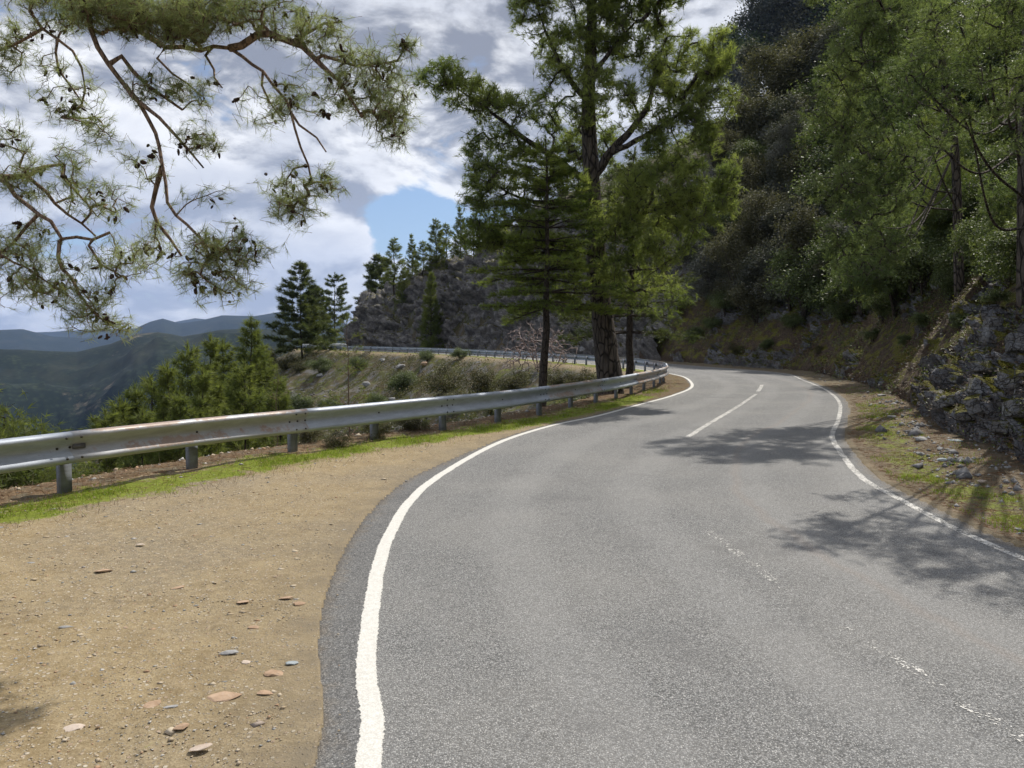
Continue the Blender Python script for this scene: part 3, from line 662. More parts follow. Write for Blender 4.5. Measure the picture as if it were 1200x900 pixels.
def rock_near(p, v):
    a = smooth(17.5, 13.5, p[:, 1]+1.2*fbm(p[:, 1]*.5, p[:, 2]*.8, 0, 3))*smooth(4.3, 3.2, p[:, 2]+fbm(p[:, 0]*.6, p[:, 1]*.6, p[:, 2], 2))
    b = smooth(.05, .40, fbm(p[:, 0]*.35, p[:, 1]*.35, p[:, 2]*.5, 4)-.02*np.maximum(p[:, 1]-20, 0)*0)*.85
    return np.clip(np.maximum(a, b), 0, 1)
bank('roadside_bank', iA, iy46+40, lambda r: max(0.045, r*0.0042), 16.0, 0.075, M['bank'], 0.62, 0.85, rock_near)
bank('cliff', iy46+30, int(np.argmax(SW > SW[iy46]+150)), lambda r: 0.30, 27.0, 0.22, M['cliff'], 2.2, 3.6, lambda p, v: np.clip(smooth(23, 17, p[:, 2]+3*fbm(p[:, 0]*.1, p[:, 1]*.1, 0, 3))+.0, 0, 1))

def project(P):
    c, s_ = math.cos(PITCH), math.sin(PITCH); d = P-np.array([0, 0, HC]); fz = d[:, 1]*c-d[:, 2]*s_; uy = d[:, 1]*s_+d[:, 2]*c
    return np.stack([600+F*d[:, 0]/fz, 450-F*uy/fz, fz], 1)
_bp = np.vstack([b[0] for b in BANKS]); _bq = project(_bp); _ok = _bq[:, 2] > 1; _bp, _bq = _bp[_ok], _bq[_ok]
def surf(px, py):
    """nearest surface in the direction of a pixel: the rough bank or the land under it"""
    a = ghit(px, py); m = (np.abs(_bq[:, 0]-px) < 5) & (np.abs(_bq[:, 1]-py) < 5)
    if m.any():
        k = np.where(m)[0]; k = k[np.argmin(_bq[k, 2])]
        if _bq[k, 2] < a[1]: return _bp[k].copy()
    return a
# ------------------------------------------------------------------ guard rail: posts, spacers, W-beams lapped every four metres
rail = thing('guardrail', 'long galvanised steel guardrail following the outer edge of the road round the bend', 'guardrail', (0, 0, 0))
rs = np.r_[0, np.cumsum(np.linalg.norm(np.diff(RL, axis=0), axis=1))]
def rat(s):
    p = np.array([np.interp(s, rs, RL[:, 0]), np.interp(s, rs, RL[:, 1])]); q = np.array([np.interp(s+.3, rs, RL[:, 0]), np.interp(s+.3, rs, RL[:, 1])])
    p0 = np.array([np.interp(s-.3, rs, RL[:, 0]), np.interp(s-.3, rs, RL[:, 1])]); t_ = (q-p0); t_ /= np.linalg.norm(t_)
    return p, t_, np.array([t_[1], -t_[0]])
s_first = rs[int(np.argmin(np.hypot(RL[:, 0]-gp(58, 583)[0], RL[:, 1]-gp(58, 583)[1])))]
s0 = s_first-2*6; posts = []; s = s0
while s < rs[-1]-60 and len(posts) < 98: posts.append(s); s += 2.0 if len(posts) < 22 else 2.35
def rtop(s): return float(np.interp(s, [s_first-8, s_first, s_first+5, s_first+30], [.87, .85, .80, .78]))
HB = 0.42
prof = np.array([(0.000, 1.0), (0.030, 1.005), (0.068, .955), (0.086, .875), (0.076, .80), (0.045, .69), (0.012, .60), (0.004, .52), (0.004, .48), (0.012, .40), (0.045, .31), (0.076, .20), (0.086, .125), (0.068, .045), (0.030, -.005), (0.000, 0.0)])
prof[:, 0] *= 1.3
prof = np.array([tuple(p) for p in resample(catmull(prof, 0.02), 0.035)]) if False else prof
OFF = 0.13     # the beam stands this far in front of the post line, on the road side
def beam(sa, sb, mat, k):
    ss = np.arange(sa, sb+.45, 0.5); ss[-1] = sb+0.18; V, F_ = [], []
    for a, s in enumerate(ss):
        p, t_, n_ = rat(s); top = rtop(s); lift = 0.0035*(k % 2)
        f_ = np.clip((s-(sb-.05))/.2, 0, 1)*0
        for layer in (0.0, -0.004):
            for (o_, h_) in prof: V.append((*(p+n_*(OFF-.04+o_+layer+lift)), top-HB+HB*h_+(0.0 if layer == 0 else 0)))
    n = len(prof); m_ = 2*n
    for a in range(len(ss)-1):
        for b_ in range(n-1):
            F_.append((a*m_+b_, (a+1)*m_+b_, (a+1)*m_+b_+1, a*m_+b_+1)); F_.append((a*m_+n+b_, a*m_+n+b_+1, (a+1)*m_+n+b_+1, (a+1)*m_+n+b_))
        for b_ in (0, n-1):
            q = [a*m_+b_, a*m_+n+b_, (a+1)*m_+n+b_, (a+1)*m_+b_]; F_.append(q if b_ == 0 else q[::-1])
    for a in (0, len(ss)-1):
        for b_ in range(n-1): F_.append((a*m_+b_, a*m_+b_+1, a*m_+n+b_+1, a*m_+n+b_))
    return mesh_obj('beam', V, np.array(F_), mat, rail, smooth_=True)
def box_v(c, ax, ay, az, hx, hy, hz):
    c = np.array(c, float); V = [c+sx_*hx*ax+sy_*hy*ay+sz_*hz*az for sz_ in (-1, 1) for sy_ in (-1, 1) for sx_ in (-1, 1)]
    return V, [(0, 2, 3, 1), (4, 5, 7, 6), (0, 1, 5, 4), (2, 6, 7, 3), (0, 4, 6, 2), (1, 3, 7, 5)]
def boxes(name, lst, mat, parent=None):
    V, F_ = [], []
    for b_ in lst:
        v, f = box_v(*b_); F_ += [tuple(q+len(V) for q in ff) for ff in f]; V += v
    return mesh_obj(name, V, np.array(F_), mat, parent)
UZ = np.array([0, 0, 1.0])
def hexbolt(c, n3, r, h):
    a = np.cross(n3, UZ); a /= np.linalg.norm(a); b_ = np.cross(n3, a); V = []
    for l_ in (0, h):
        for q in range(6): V.append(c+n3*l_+(a*math.cos(q*math.pi/3)+b_*math.sin(q*math.pi/3))*r)
    F_ = [(q, (q+1) % 6, 6+(q+1) % 6, 6+q) for q in range(6)]+[(6, 7, 8, 9), (6, 9, 10, 11)]
    return V, F_
beams = []; bolt_me = None
for k in range(0, len(posts)-2, 2):
    sa, sb = posts[k], posts[k+2]; bx = posts[k]
    rust = (k//2) in (3, 6, 8, 9, 11, 13)
    beams.append(beam(sa, sb, M['steel_rusty' if rust else 'steel'], k//2))
    beams[-1]['s'] = 0
    if rust: beams[-1]['label'] = 'beam with a brown rusty streak along its top'
for bm_ in beams: del bm_['s']
for k, s in enumerate(posts):
    p, t_, n_ = rat(s); top = rtop(s); zg = -0.35
    t3 = np.array([*t_, 0]); n3 = np.array([*n_, 0]); c = np.array([*p, 0])
    hz = (top-.09-zg)/2; zc = (top-.09+zg)/2
    # channel post: web towards the road, two flanges behind
    po = boxes('post', [(c+UZ*zc, t3, n3, UZ, .078, .004, hz), (c-n3*.044+t3*.074+UZ*zc, t3, n3, UZ, .004, .040, hz), (c-n3*.044-t3*.074+UZ*zc, t3, n3, UZ, .004, .040, hz)], M['post'], rail)
    if rs[0]+s < s_first+70:
        boxes('spacer', [(c+n3*.0455+UZ*(top-HB/2), t3, n3, UZ, .06, .040, .085)], M['post'], po)
        sp_ = [(-.10, .32*HB), (.10, .32*HB), (-.10, -.32*HB), (.10, -.32*HB), (-.17, 0), (.17, 0)] if k % 2 == 0 else []
        for (a_, b_) in [(0, 0)]+(sp_ if k < 26 else []):
            if bolt_me is None:
                v, f = hexbolt(np.zeros(3), np.array([1.0, 0, 0]), .016, .014); bo = mesh_obj('bolt', v, [np.array(f[:6]), np.array(f[6:])], M['bolt'], po); bolt_me = bo.data
            else: bo = link(bpy.data.objects.new('bolt', bolt_me), po)
            bo.location = tuple(c+n3*(OFF+(.072 if b_ else -.03))+t3*a_+UZ*(top-HB/2+b_)); bo.rotation_euler = (0, 0, math.atan2(n_[1], n_[0]))
p, t_, n_ = rat(s_first+.12); t3 = np.array([*t_, 0]); n3 = np.array([*n_, 0])
boxes('reflector', [(np.array([*p, rtop(s_first)-HB/2])+n3*(OFF+.0-.016), t3, n3, UZ, .085, .012, .028)], M['reflector'], rail)
# ------------------------------------------------------------------ growing things
def finish_tree(root, N, par, load, ends, ns, trunk_lines, bark, leafmat, kind, o):
    """trunk + limbs + twigs as one mesh, the foliage as another; all relative to the root"""
    c = np.array(root.location); g = rng(o['seed'])
    Vt, Ft = tubes(trunk_lines, 9) if trunk_lines else (np.zeros((0, 3)), np.zeros((0, 4), int))
    idx = np.arange(ns, len(N)); rt = o.get('rt', .008); rmax = o.get('rmax', .06)
    ra = np.minimum(rt*np.maximum(load[par[idx]], load[idx])**.48, np.minimum(rmax, rt*(load[idx]*2.0)**.48)); rb = np.minimum(rt*load[idx]**.48, rmax)
    Ve, Fe = edges_tubes(N[par[idx]], N[idx], ra, rb, 5)
    mesh_obj('trunk', np.vstack([Vt, Ve])-c, [np.vstack([Ft, Fe+len(Vt)])], bark, root, smooth_=True)
    m = o.get('m', 8); E = np.repeat(N[ends], m, 0); Pa = np.repeat(N[par[par[ends]]], m, 0)
    f = g.random((len(E), 1))
    P = E-(E-Pa)*f*o.get('back', .5)+g.normal(size=E.shape)*np.array(o.get('sp', (.3, .3, .2)))
    D = unit(unit(E-Pa)+g.normal(size=E.shape)*.55+np.array([0, 0, o.get('lift', .25)])+unit(P-E)*.3)
    if kind == 'needle':
        V, Fc = needles(P, D, o.get('n', 10), o['len'], o['w'], o.get('spread', .9), o['seed']+1, o.get('along', .6))
        # fine twiglets that carry the tufts
        s = g.random(len(P)) < o.get('twf', .5)
        V2, F2 = edges_tubes(P[s]-D[s]*o['len']*1.4, P[s], np.full(s.sum(), rt*.8), np.full(s.sum(), rt*.3), 3)
        mesh_obj('twigs', V2-c, F2, bark, root)
    else: V, Fc = leaves(P, o['len'], o['seed']+1, D, o.get('flat', .7))
    return mesh_obj('crown', V-c, Fc, leafmat, root)
def blob_targets(blobs, per, seed, shell=.45):
    g = rng(seed); out = []
    for b in blobs:
        (cx, cy, rx, ry, dep) = b[:5]; dens = b[5] if len(b) > 5 else 1.0
        c = at(cx, cy, dep); ax, az = rx*dep/F, ry*dep/F; ay = (ax+az)/2*.9
        n = max(4, int(per*dens*(ax*az*ay)**(2/3)*3)); d = unit(g.normal(size=(n, 3))); r = g.uniform(shell, 1.0, (n, 1))**.6
        out.append(c+d*r*np.array([ax, ay, az]))
    return np.vstack(out)
def poly(pp, rad, step=.35):
    """limb through (px, py, depth) points"""
    P = catmull([at(*p) for p in pp], step); k = len(P)
    g = rng(int(pp[0][0]*7+pp[0][1])); P = P+g.normal(size=P.shape)*step*.045
    return P, np.interp(np.linspace(0, 1, k), np.linspace(0, 1, len(rad)), rad)

# --- the large pine by the end of the near rail
base = np.array([3.62, 27.0, gz_at(3.62, 27.0)-.25])
BD = 27.0
root = thing('pine_tree', 'tallest pine with a thick furrowed trunk leaning behind the end of the near guardrail', 'tree', base)
trk, tr_r = poly([(717, 482, BD), (714, 440, BD), (708, 385, BD), (701, 330, BD), (697, 270, BD), (693, 200, BD), (690, 120, BD), (693, 40, BD), (695, -60, BD), (699, -150, BD)], [.56, .44, .38, .34, .30, .26, .21, .17, .12, .05], .3)
th = np.zeros(len(trk))
limbs = [(trk, tr_r)]
for pp, rd in [([(697, 222, 27), (668, 198, 26.4), (640, 178, 26), (612, 160, 25.6), (575, 130, 25.2), (525, 98, 25)], (.15, .12, .10, .07, .04, .02)),
               ([(698, 205, 27), (716, 178, 26.6), (742, 150, 26.2), (762, 118, 26), (768, 80, 26)], (.17, .15, .11, .08, .03)),
               ([(716, 180, 26.6), (745, 165, 26), (790, 138, 25.6), (825, 110, 25.4)], (.10, .09, .06, .02)),
               ([(690, 120, 27), (668, 95, 26.5), (645, 50, 26.4), (630, 10, 26)], (.11, .09, .06, .02)),
               ([(691, 100, 27), (715, 60, 26.8), (745, 25, 26.5)], (.10, .07, .03)),
               ([(698, 290, 27), (720, 268, 26.2), (752, 250, 25.7), (800, 240, 25.3), (835, 236, 25.2)], (.11, .09, .06, .04, .02)),
               ([(752, 250, 25.7), (765, 232, 25.4), (762, 210, 25.3)], (.07, .05, .03)),
               ([(697, 260, 27), (665, 240, 26.4), (620, 235, 25.6), (575, 215, 25)], (.10, .08, .05, .02)),
               ([(698, 300, 27), (670, 290, 26), (630, 285, 25), (590, 280, 24.6)], (.09, .07, .05, .02)),
               ([(702, 330, 27), (735, 318, 26), (775, 315, 25.6)], (.07, .05, .02))]:
    limbs.append(poly(pp, rd))
blobs = [(512, 88, 26, 24, 25), (545, 108, 36, 28, 25.3), (588, 128, 34, 28, 25.4), (625, 12, 30, 26, 26.2), (660, 62, 34, 42, 26.6), (700, 20, 42, 40, 27), (745, 40, 46, 44, 27.2), (800, 78, 44, 42, 26),
         (835, 120, 26, 46, 25.6), (765, 120, 46, 42, 25.8, .8), (706, 110, 36, 40, 26.2, .8), (645, 130, 34, 28, 26.5, .7), (800, 168, 46, 38, 25.6), (578, 175, 38, 26, 25.2), (622, 200, 42, 34, 25.6), (570, 222, 34, 34, 25),
         (600, 262, 46, 32, 25), (660, 222, 34, 34, 26, .7), (765, 222, 50, 38, 25, 1.2), (822, 240, 40, 34, 25), (725, 262, 38, 30, 25.6), (780, 278, 50, 28, 25.2), (560, 275, 26, 24, 24.6), (735, 318, 46, 26, 25.6, .8), (640, 300, 50, 30, 26, .9),
         (700, -55, 80, 55, 27), (620, -40, 45, 40, 26.5), (775, -40, 56, 50, 26.6), (700, -130, 50, 40, 27), (840, 60, 22, 28, 26), (850, 205, 16, 20, 25.2), (690, 170, 40, 36, 28.5), (650, 350, 34, 22, 26, .6), (770, 350, 40, 20, 26, .5)]
T = blob_targets(blobs, 21, 11, .3)
sk = np.vstack([l[0] for l in limbs])
N, par, load, ends, ns = grow(sk, T, seed=4)
finish_tree(root, N, par, load, ends, ns, limbs, M['bark_pine'], M['needle_big'], 'needle', dict(seed=5, m=10, n=14, len=.22, w=.016, sp=(.15, .15, .10), rt=.010, rmax=.07, back=.55))
print('big pine', len(T))

# --- conifers with whorled limbs
def conifer(name, label, cat, loc, h, R, seed, leafmat, bark, group=None, base=.15, nwh=14, per=5, droop=-.1, tl=.25, tw=.02, nt=10, flat=.25, lat=.35, r0=None, taper=1.0, dens=1.0, lean=0.0, spread=.8, bare=0.0, gap=0.15):
    g = rng(seed); root = thing(name, label, cat, loc, 0, group); r0 = r0 or h*.011
    zz = np.linspace(-.4, h, 14); wob = np.cumsum(g.normal(size=(14, 2))*h*.004, 0); wob[0] = 0
    T3 = np.stack([wob[:, 0]+lean*zz/h*zz*.1, wob[:, 1], zz], 1); tl_ = [(T3, np.linspace(r0, r0*.12, 14))]
    P, D, A, B, ra, rb = [], [], [], [], [], []
    for k in range(nwh):
        f = base+(1-base)*((k+g.uniform(-.3, .3))/nwh); f = min(.985, max(base*.8, f)); z0 = f*h
        x0 = np.interp(z0, zz, T3[:, 0]); y0 = np.interp(z0, zz, T3[:, 1]); a0 = g.uniform(0, 6.28)
        Lk = R*((1-(f-base)/(1-base))**taper)*(.9+.1*min(1, (f-base)/.12+.4))
        for q in range(per):
            if g.random() < gap: continue
            az = a0+q*6.283/per+g.normal()*.3; L = Lk*g.uniform(.6, 1.18)+tl*.5
            up = droop+.55*f+g.normal()*.06
            s = np.linspace(0, 1, 5)[1:]; dirv = np.array([math.cos(az), math.sin(az), 0])
            pts = np.array([x0, y0, z0])+dirv*(L*s)[:, None]+np.array([0, 0, 1.0])*(L*(up*s+.25*droop*s*s))[:, None]
            full = np.vstack([[x0, y0, z0], pts]); rr_ = np.interp(np.linspace(0, 1, 5), [0, 1], [r0*.38*(1-f)+.006, .004])
            A.append(full[:-1]); B.append(full[1:]); ra.append(rr_[:-1]); rb.append(rr_[1:])
            n = max(4, int(L*dens*13/(tl*3))); t = g.uniform(.22, 1.02, n)**.8; side = g.choice([-1, 1], n)
            w_ = L*lat*(1.05-t)*g.uniform(.1, 1.0, n)+.02; perp = np.array([-dirv[1], dirv[0], 0])
            bp = np.stack([np.interp(t, np.linspace(0, 1, 5), full[:, c_]) for c_ in range(3)], 1)
            pp_ = bp+perp*(side*w_)[:, None]+dirv*(w_*.6)[:, None]+g.normal(size=(n, 3))*np.array([.05, .05, flat*.3])*L**.5
            P.append(pp_); D.append(unit(dirv+perp*side[:, None]*.8+np.array([0, 0, .35])+g.normal(size=(n, 3))*flat))
            A.append(bp); B.append(pp_); ra.append(np.full(n, .006)); rb.append(np.full(n, .003))
    for k in range(6): P.append(np.array([[T3[-1, 0], T3[-1, 1], h-k*tl*.3]])); D.append(np.array([[g.normal()*.2, g.normal()*.2, 1.0]]))
    P, D, A, B = map(np.vstack, (P, D, A, B)); ra, rb = np.concatenate(ra), np.concatenate(rb)
    Vt, Ft = tubes(tl_, 8); Ve, Fe = edges_tubes(A, B, ra, rb, 4)
    mesh_obj('trunk', np.vstack([Vt, Ve]), np.vstack([Ft, Fe+len(Vt)]), bark, root, smooth_=True)
    V, Fc = needles(P, D, nt, tl, tw, spread, seed+9); mesh_obj('crown', V, Fc, leafmat, root)
    return root
def stand(px, depth, dy=0.0):
    d = ray(px, 450); x = d[0]/d[1]*depth; return np.array([x, depth, gz_at(x, depth)-.1])
def h_for(px, toppy, depth, b): return at(px, toppy, depth)[2]-b[2]

b = stand(634, 24.3); b[2] -= .1
conifer('cedar_tree', 'young cedar with flat layered branches standing just left of the tallest pine', 'tree', b, h_for(625, 165, 24.3, b), 2.75, 31, M['cedar'], M['bark_dark'], base=.43, nwh=17, per=6, droop=-.26, tl=.15, tw=.013, nt=12, flat=.10, lat=.42, r0=.17, taper=.62, dens=1.25, spread=.75, gap=.08)
b = stand(737, 33.5)
conifer('pine_tree', 'dark pine with a thin straight trunk, close behind and right of the tallest pine', 'tree', b, h_for(737, 175, 33.5, b), 2.9, 35, M['needle_dark'], M['bark_dark'], base=.27, nwh=15, per=6, droop=-.12, tl=.28, tw=.026, nt=12, r0=.20, taper=.6, dens=1.0, flat=.3)

# --- pines on the far shoulder of the road and in the valley
specs = [(355, 306, 118, 5.4, 'needle_dark', 41, 'tall dark pine at the left end of the far guardrail, leftmost of the far trio', .12, .75),
         (393, 320, 182, 7.2, 'needle_dark', 42, 'broad ragged pine in the middle of the far trio beyond the bend', .12, .6),
         (447, 298, 150, 4.6, 'needle_dark', 43, 'pine at the foot of the far cliff end, rightmost of the far trio', .15, .7),
         (372, 335, 150, 4.5, 'needle_dark', 44, 'short dark pine squeezed between the left and middle far pines', .1, .8)]
for px, tp, dep, R, mt, sd, lab, bs, tpw in specs:
    b = stand(px, dep); conifer('pine_tree', lab, 'tree', b, h_for(px, tp, dep, b), R, sd, M[mt], M['bark_dark'], 'pines on the far bend', base=bs, nwh=20, per=6, droop=-.05, tl=.75, tw=.075, nt=12, flat=.25, taper=tpw, dens=1.6, lat=.3, gap=.22)
yp = [conifer('young_pine', 'x', 'tree', (0, 0, 0), 10.0, 1.9, 51+k, M['needle_yel'], M['bark_dark'], 'young pines growing in the valley below the rail', base=(.02, .02, .1, .2)[k], nwh=(22, 22, 18, 15)[k], per=7, droop=.25, tl=.32, tw=.024, nt=14, flat=.45, taper=(.85, 1.0, .7, .8)[k], dens=1.5, gap=(.12, .2, .3, .38)[k], lat=(.5, .4, .5, .3)[k], lean=(0, .02, -.02, .03)[k]) for k in range(4)]
used = set()
def put(protos, k, loc, sc, rot, label, group=None):
    p = protos[k]
    if k in [u[1] for u in used if u[0] == id(protos)]: return dup(p, loc, rot, sc, label, group)
    used.add((id(protos), k)); p.location = tuple(loc); p.rotation_euler = (0, 0, rot); p.scale = sc if hasattr(sc, '__len__') else (sc,)*3; p['label'] = label
    if group: p['group'] = group
    return p
vy = [(292, 372, 52, 'tallest slim young pine below the rail, poking up against the blue hills'), (246, 393, 44, 'young green pine left of the slim tallest one, below the rail'),
      (222, 403, 41, 'young pine third from the slim tall one in the valley clump'), (267, 399, 48, 'narrow young pine between the slim tallest pine and its left neighbour'),
      (200, 424, 38, 'mid-height young pine on the left side of the valley clump'), (182, 440, 40, 'young pine with a rounded top left of the mid-height one'),
      (160, 452, 37, 'small young pine near the left end of the valley clump'), (138, 466, 36, 'second last young pine at the left end of the valley clump'),
      (117, 481, 34, 'lowest young pine, leftmost of the valley clump against the shaded hill'), (312, 402, 56, 'young pine right of the slim tallest one'),
      (236, 432, 34, 'young pine in front of the valley clump, just above the rail'), (283, 425, 38, 'bushy young pine in front of the slim tallest pine'), (205, 462, 31, 'low young pine in front of the clump, its tip above the rail'), (165, 480, 30, 'lowest front young pine barely showing over the rail'),
      (328, 440, 48, 'young pine at the right end of the valley clump beside the dark bushes')]
g = rng(77)
for i, (px, tp, dep, lab) in enumerate(vy):
    b = stand(px, dep); h = h_for(px, tp, dep, b); w_ = min(h/10, .55+.045*h)*1.05
    put(yp, i % 3, b, (w_*g.uniform(.85, 1.2), w_, h/10), g.uniform(0, 6.2), lab)
# pines along the top of the far cliff
for i, (px, tp, dep, lab) in enumerate([(463, 292, 128, 'first young pine at the left end of the cliff top row'), (474, 300, 122, 'short young pine second along the cliff top row'), (484, 280, 126, 'pointed young pine third along the cliff top row'), (497, 276, 121, 'young pine in the middle of the cliff top row'),
        (512, 268, 118, 'young pine right of the middle of the cliff top row'), (524, 258, 122, 'slender young pine near the right end of the cliff top row'), (540, 252, 118, 'tallest young pine of the cliff top row'), (556, 262, 112, 'young pine at the right end of the cliff top row'), (505, 318, 108, 'young pine rooted in the upper part of the far cliff face')]):
    b = stand(px, dep); h = max(3.0, h_for(px, tp, dep, b)); h *= (1.25, .8, 1.1, .9, 1.2, .95, 1.15, 1.3, 1)[i]; w_ = (h/10*.9+.1)*(1.5, 1.2, 1.0, 1.6, 1.2, 1.5, 1.1, 1.5, .9)[i]; put(yp, (3, 2, 1, 3, 2, 3, 1, 3, 0)[i], b, (w_, w_, h/10), g.uniform(0, 6.2), lab, 'young pines along the top of the far cliff')
# ------------------------------------------------------------------ broadleaf bushes
def bush(name, label, cat, R, H, seed, leafmat, bark, nt=130, m=34, leaf=.10, lobes=9, low=.15, sp=.16, needle=False, group=None, rt=.006):
    g = rng(seed); root = thing(name, label, cat, (0, 0, 0), 0, group); T = []
    for k in range(lobes):
        a = g.uniform(0, 6.28); rr = R*math.sqrt(g.random())*.72; zc = H*(low+(.80-low)*g.random())*(1-.35*(rr/R)**2)
        lr = R*g.uniform(.26, .46); n = nt//lobes; d = unit(g.normal(size=(n, 3))); d[:, 2] = np.abs(d[:, 2])*.9-.15
        T.append(np.array([rr*math.cos(a), rr*math.sin(a), zc])+d*lr*g.uniform(.75, 1.05, (n, 1))*np.array([1, 1, H/R*.6+.2]))
    T = np.vstack(T); T[:, 2] = np.maximum(T[:, 2], .08)
    st = [];
    for k in range(5):
        a = g.uniform(0, 6.28); e = np.array([math.cos(a)*R*.3, math.sin(a)*R*.3, H*.45]); st.append((catmull([(0, 0, -.3), e*.3+np.array([0, 0, .05]), e], .25), None))
    lines = [(p, np.linspace(.035*R, .012*R, len(p))) for p, _ in st]
    N, par, load, ends, ns = grow(np.vstack([p for p, _ in st]), T, seed=seed)
    finish_tree(root, N, par, load, ends, ns, lines, bark, leafmat, 'needle' if needle else 'leaf', dict(seed=seed, m=m, n=9, len=leaf, w=leaf*.09, sp=(sp*R/1.5,)*3, rt=rt, rmax=.05, back=.35, lift=.2, flat=.8, spread=1.0))
    return root
oak = [bush('holm_oak', 'x', 'tree', 2.2, 3.6, 60+k, M[('oak', 'oak_olive', 'oak', 'oak_olive')[k]], M['bark_dark'], nt=(240, 200, 170, 260)[k], m=70, leaf=(.12, .15, .14, .11)[k], lobes=(11, 8, 6, 14)[k], sp=(.15, .2, .12, .15)[k]) for k in range(4)]
oakd = [bush('oak_bush', 'x', 'tree', 2.2, 3.6, 66, M['oak_green'], M['bark_dark'], nt=220, m=70, leaf=.13, lobes=11, sp=.16)]
oakg = [bush('oak_bush', 'x', 'bush', 1.5, 2.0, 70+k, M['oak_green'], M['bark_dark'], nt=180, m=60, leaf=.09, lobes=10, sp=.16) for k in range(2)]
olive = [bush('bush', 'x', 'bush', 1.5, 1.7, 80+k, M['bush_olive'], M['bark_dark'], nt=150, m=46, leaf=.085, lobes=10, sp=.16) for k in range(2)]
softp = [bush('pine_sapling', 'x', 'tree', 2.0, 4.2, 90+k, M['needle_green' if k else 'needle_yel'], M['bark_dark'], nt=210, m=14, leaf=.24, lobes=13, sp=.22, needle=True, rt=.008) for k in range(2)]
yel = [bush('yellow_bush', 'x', 'bush', 1.3, 1.8, 95, M['bush_yellow'], M['bark_dark'], nt=120, m=40, leaf=.10, lobes=9)]
baseR = {id(oak): 2.2, id(oakd): 2.2, id(oakg): 1.5, id(olive): 1.5, id(softp): 2.0, id(yel): 1.3}; baseH = {id(oak): 3.6, id(oakg): 2.0, id(olive): 1.7, id(softp): 4.2, id(yel): 1.8}
cnt_ = {}
def onhill(protos, px, py, rp, label, group=None, hs=1.0, lift=0.0):
    """crown seen round (px, py) with a radius of rp pixels, standing on the land behind"""
    h = surf(px, py+rp*.75); R = rp*h[1]/F; h = h+np.array([0, 0, lift*R*.3]); k = cnt_.get(id(protos), 0); cnt_[id(protos)] = k+1
    s = R/baseR[id(protos)]; return put(protos, k % len(protos), (h[0], h[1], h[2]-.12*s), (s, s, s*hs), (k*2.399) % 6.28, label, group)
gk = 'grey leaved oaks on the hillside'
for px, py, rp, lab in [(905, 25, 55, 'topmost grey oak against the sky at the hill crest'), (960, 20, 52, 'grey oak at the upper edge of the photo right of the crest oak'), (868, 88, 40, 'grey oak on the skyline just right of the tallest pine'), (925, 85, 55, 'large grey oak below the crest oaks'),
        (985, 75, 48, 'grey oak beside the fresh green pine, high on the slope'), (860, 155, 42, 'grey oak touching the right side of the tallest pine crown'), (915, 150, 46, 'round grey oak at the middle of the hill above the yellow bushes'), (965, 140, 36, 'small grey oak left of the overhanging pine, mid slope'),
        (850, 225, 36, 'grey oak half hidden by the sunny edge of the tallest pine'), (895, 215, 42, 'silvery oak left of the yellow green bushes'), (935, 262, 44, 'silvery oak below the yellow green bushes'), (880, 285, 44, 'shadowed silvery oak above the darkest hollow'), (835, 318, 42, 'dark rounded oak low on the slope beyond the tallest pine'), (885, 345, 36, 'lowest grey oak standing over the mossy bank'),
        (925, 330, 36, 'dark oak low on the slope at the hollow above the brown bank')]:
    onhill(oak, px, py, rp, lab, gk)
for px, py, rp, lab in [(985, 175, 22, 'yellow green bush high among the grey oaks'), (995, 120, 20, 'uppermost yellow green bush on the hill'), (955, 205, 20, 'small yellow green bush left of the soft pine'), (1130, 262, 16, 'yellowish moss-like bush under the overhanging pine on the right bank'), (905, 178, 14, 'tiny yellow green bush above the silvery oak')]:
    onhill(yel, px, py, rp, lab, 'yellow green bushes on the hillside')
for px, py, rp, lab, hs in [(1015, 150, 45, 'soft green pine on the slope behind the overhanging pine', 1.0), (1020, 215, 46, 'soft green pine leaning over the brown bank', 1.0), (998, 275, 40, 'lowest soft green pine above the brown bank', .9), (1065, 140, 48, 'green pine behind the overhanging pine crown', 1.1), (1120, 120, 50, 'green pine high on the right behind the trunk', 1.1), (1050, 50, 48, 'green pine at the upper edge of the photo', 1.1), (880, -5, 26, 'pine on the hill crest at the top edge of the photo, showing against the sky', 1.3)]:
    onhill(softp, px, py, rp, lab, 'soft green pines on the hillside', hs)
for px, py, rp, lab in [(1085, 215, 42, 'glossy oak bush left of the trunk under the overhanging pine'), (1140, 205, 42, 'glossy oak bush catching the light below the overhanging pine'), (1060, 262, 30, 'dark glossy bush overhanging the brown bank'), (1185, 235, 34, 'glossy bush at the right edge above the rocks'), (1098, 288, 24, 'small glossy bush at the top of the brown bank'),
        (1078, 372, 15, 'small green shrub growing on the brown bank left of the rocks'), (1150, 318, 14, 'small shrub on top of the right hand rocks'), (1055, 395, 10, 'tiny shrub low on the brown bank'), (1195, 300, 22, 'shrub at the right edge on top of the rocks'), (893, 398, 10, 'small bush on the mossy bank beyond the shadows'), (830, 372, 14, 'small bush low on the mossy bank beside the dark pine'), (1150, 585, 7, 'small green weed on the verge below the rocks')]:
    onhill(oakg, px, py, rp, lab, 'glossy green bushes on the right bank')
g = rng(55)
OR_ = ['first', 'second', 'third', 'fourth', 'fifth', 'sixth', 'seventh', 'eighth', 'ninth', 'tenth', 'eleventh', 'twelfth']
rown = {}
def nth(j): rown[j] = rown.get(j, -1)+1; return OR_[min(11, rown[j])]
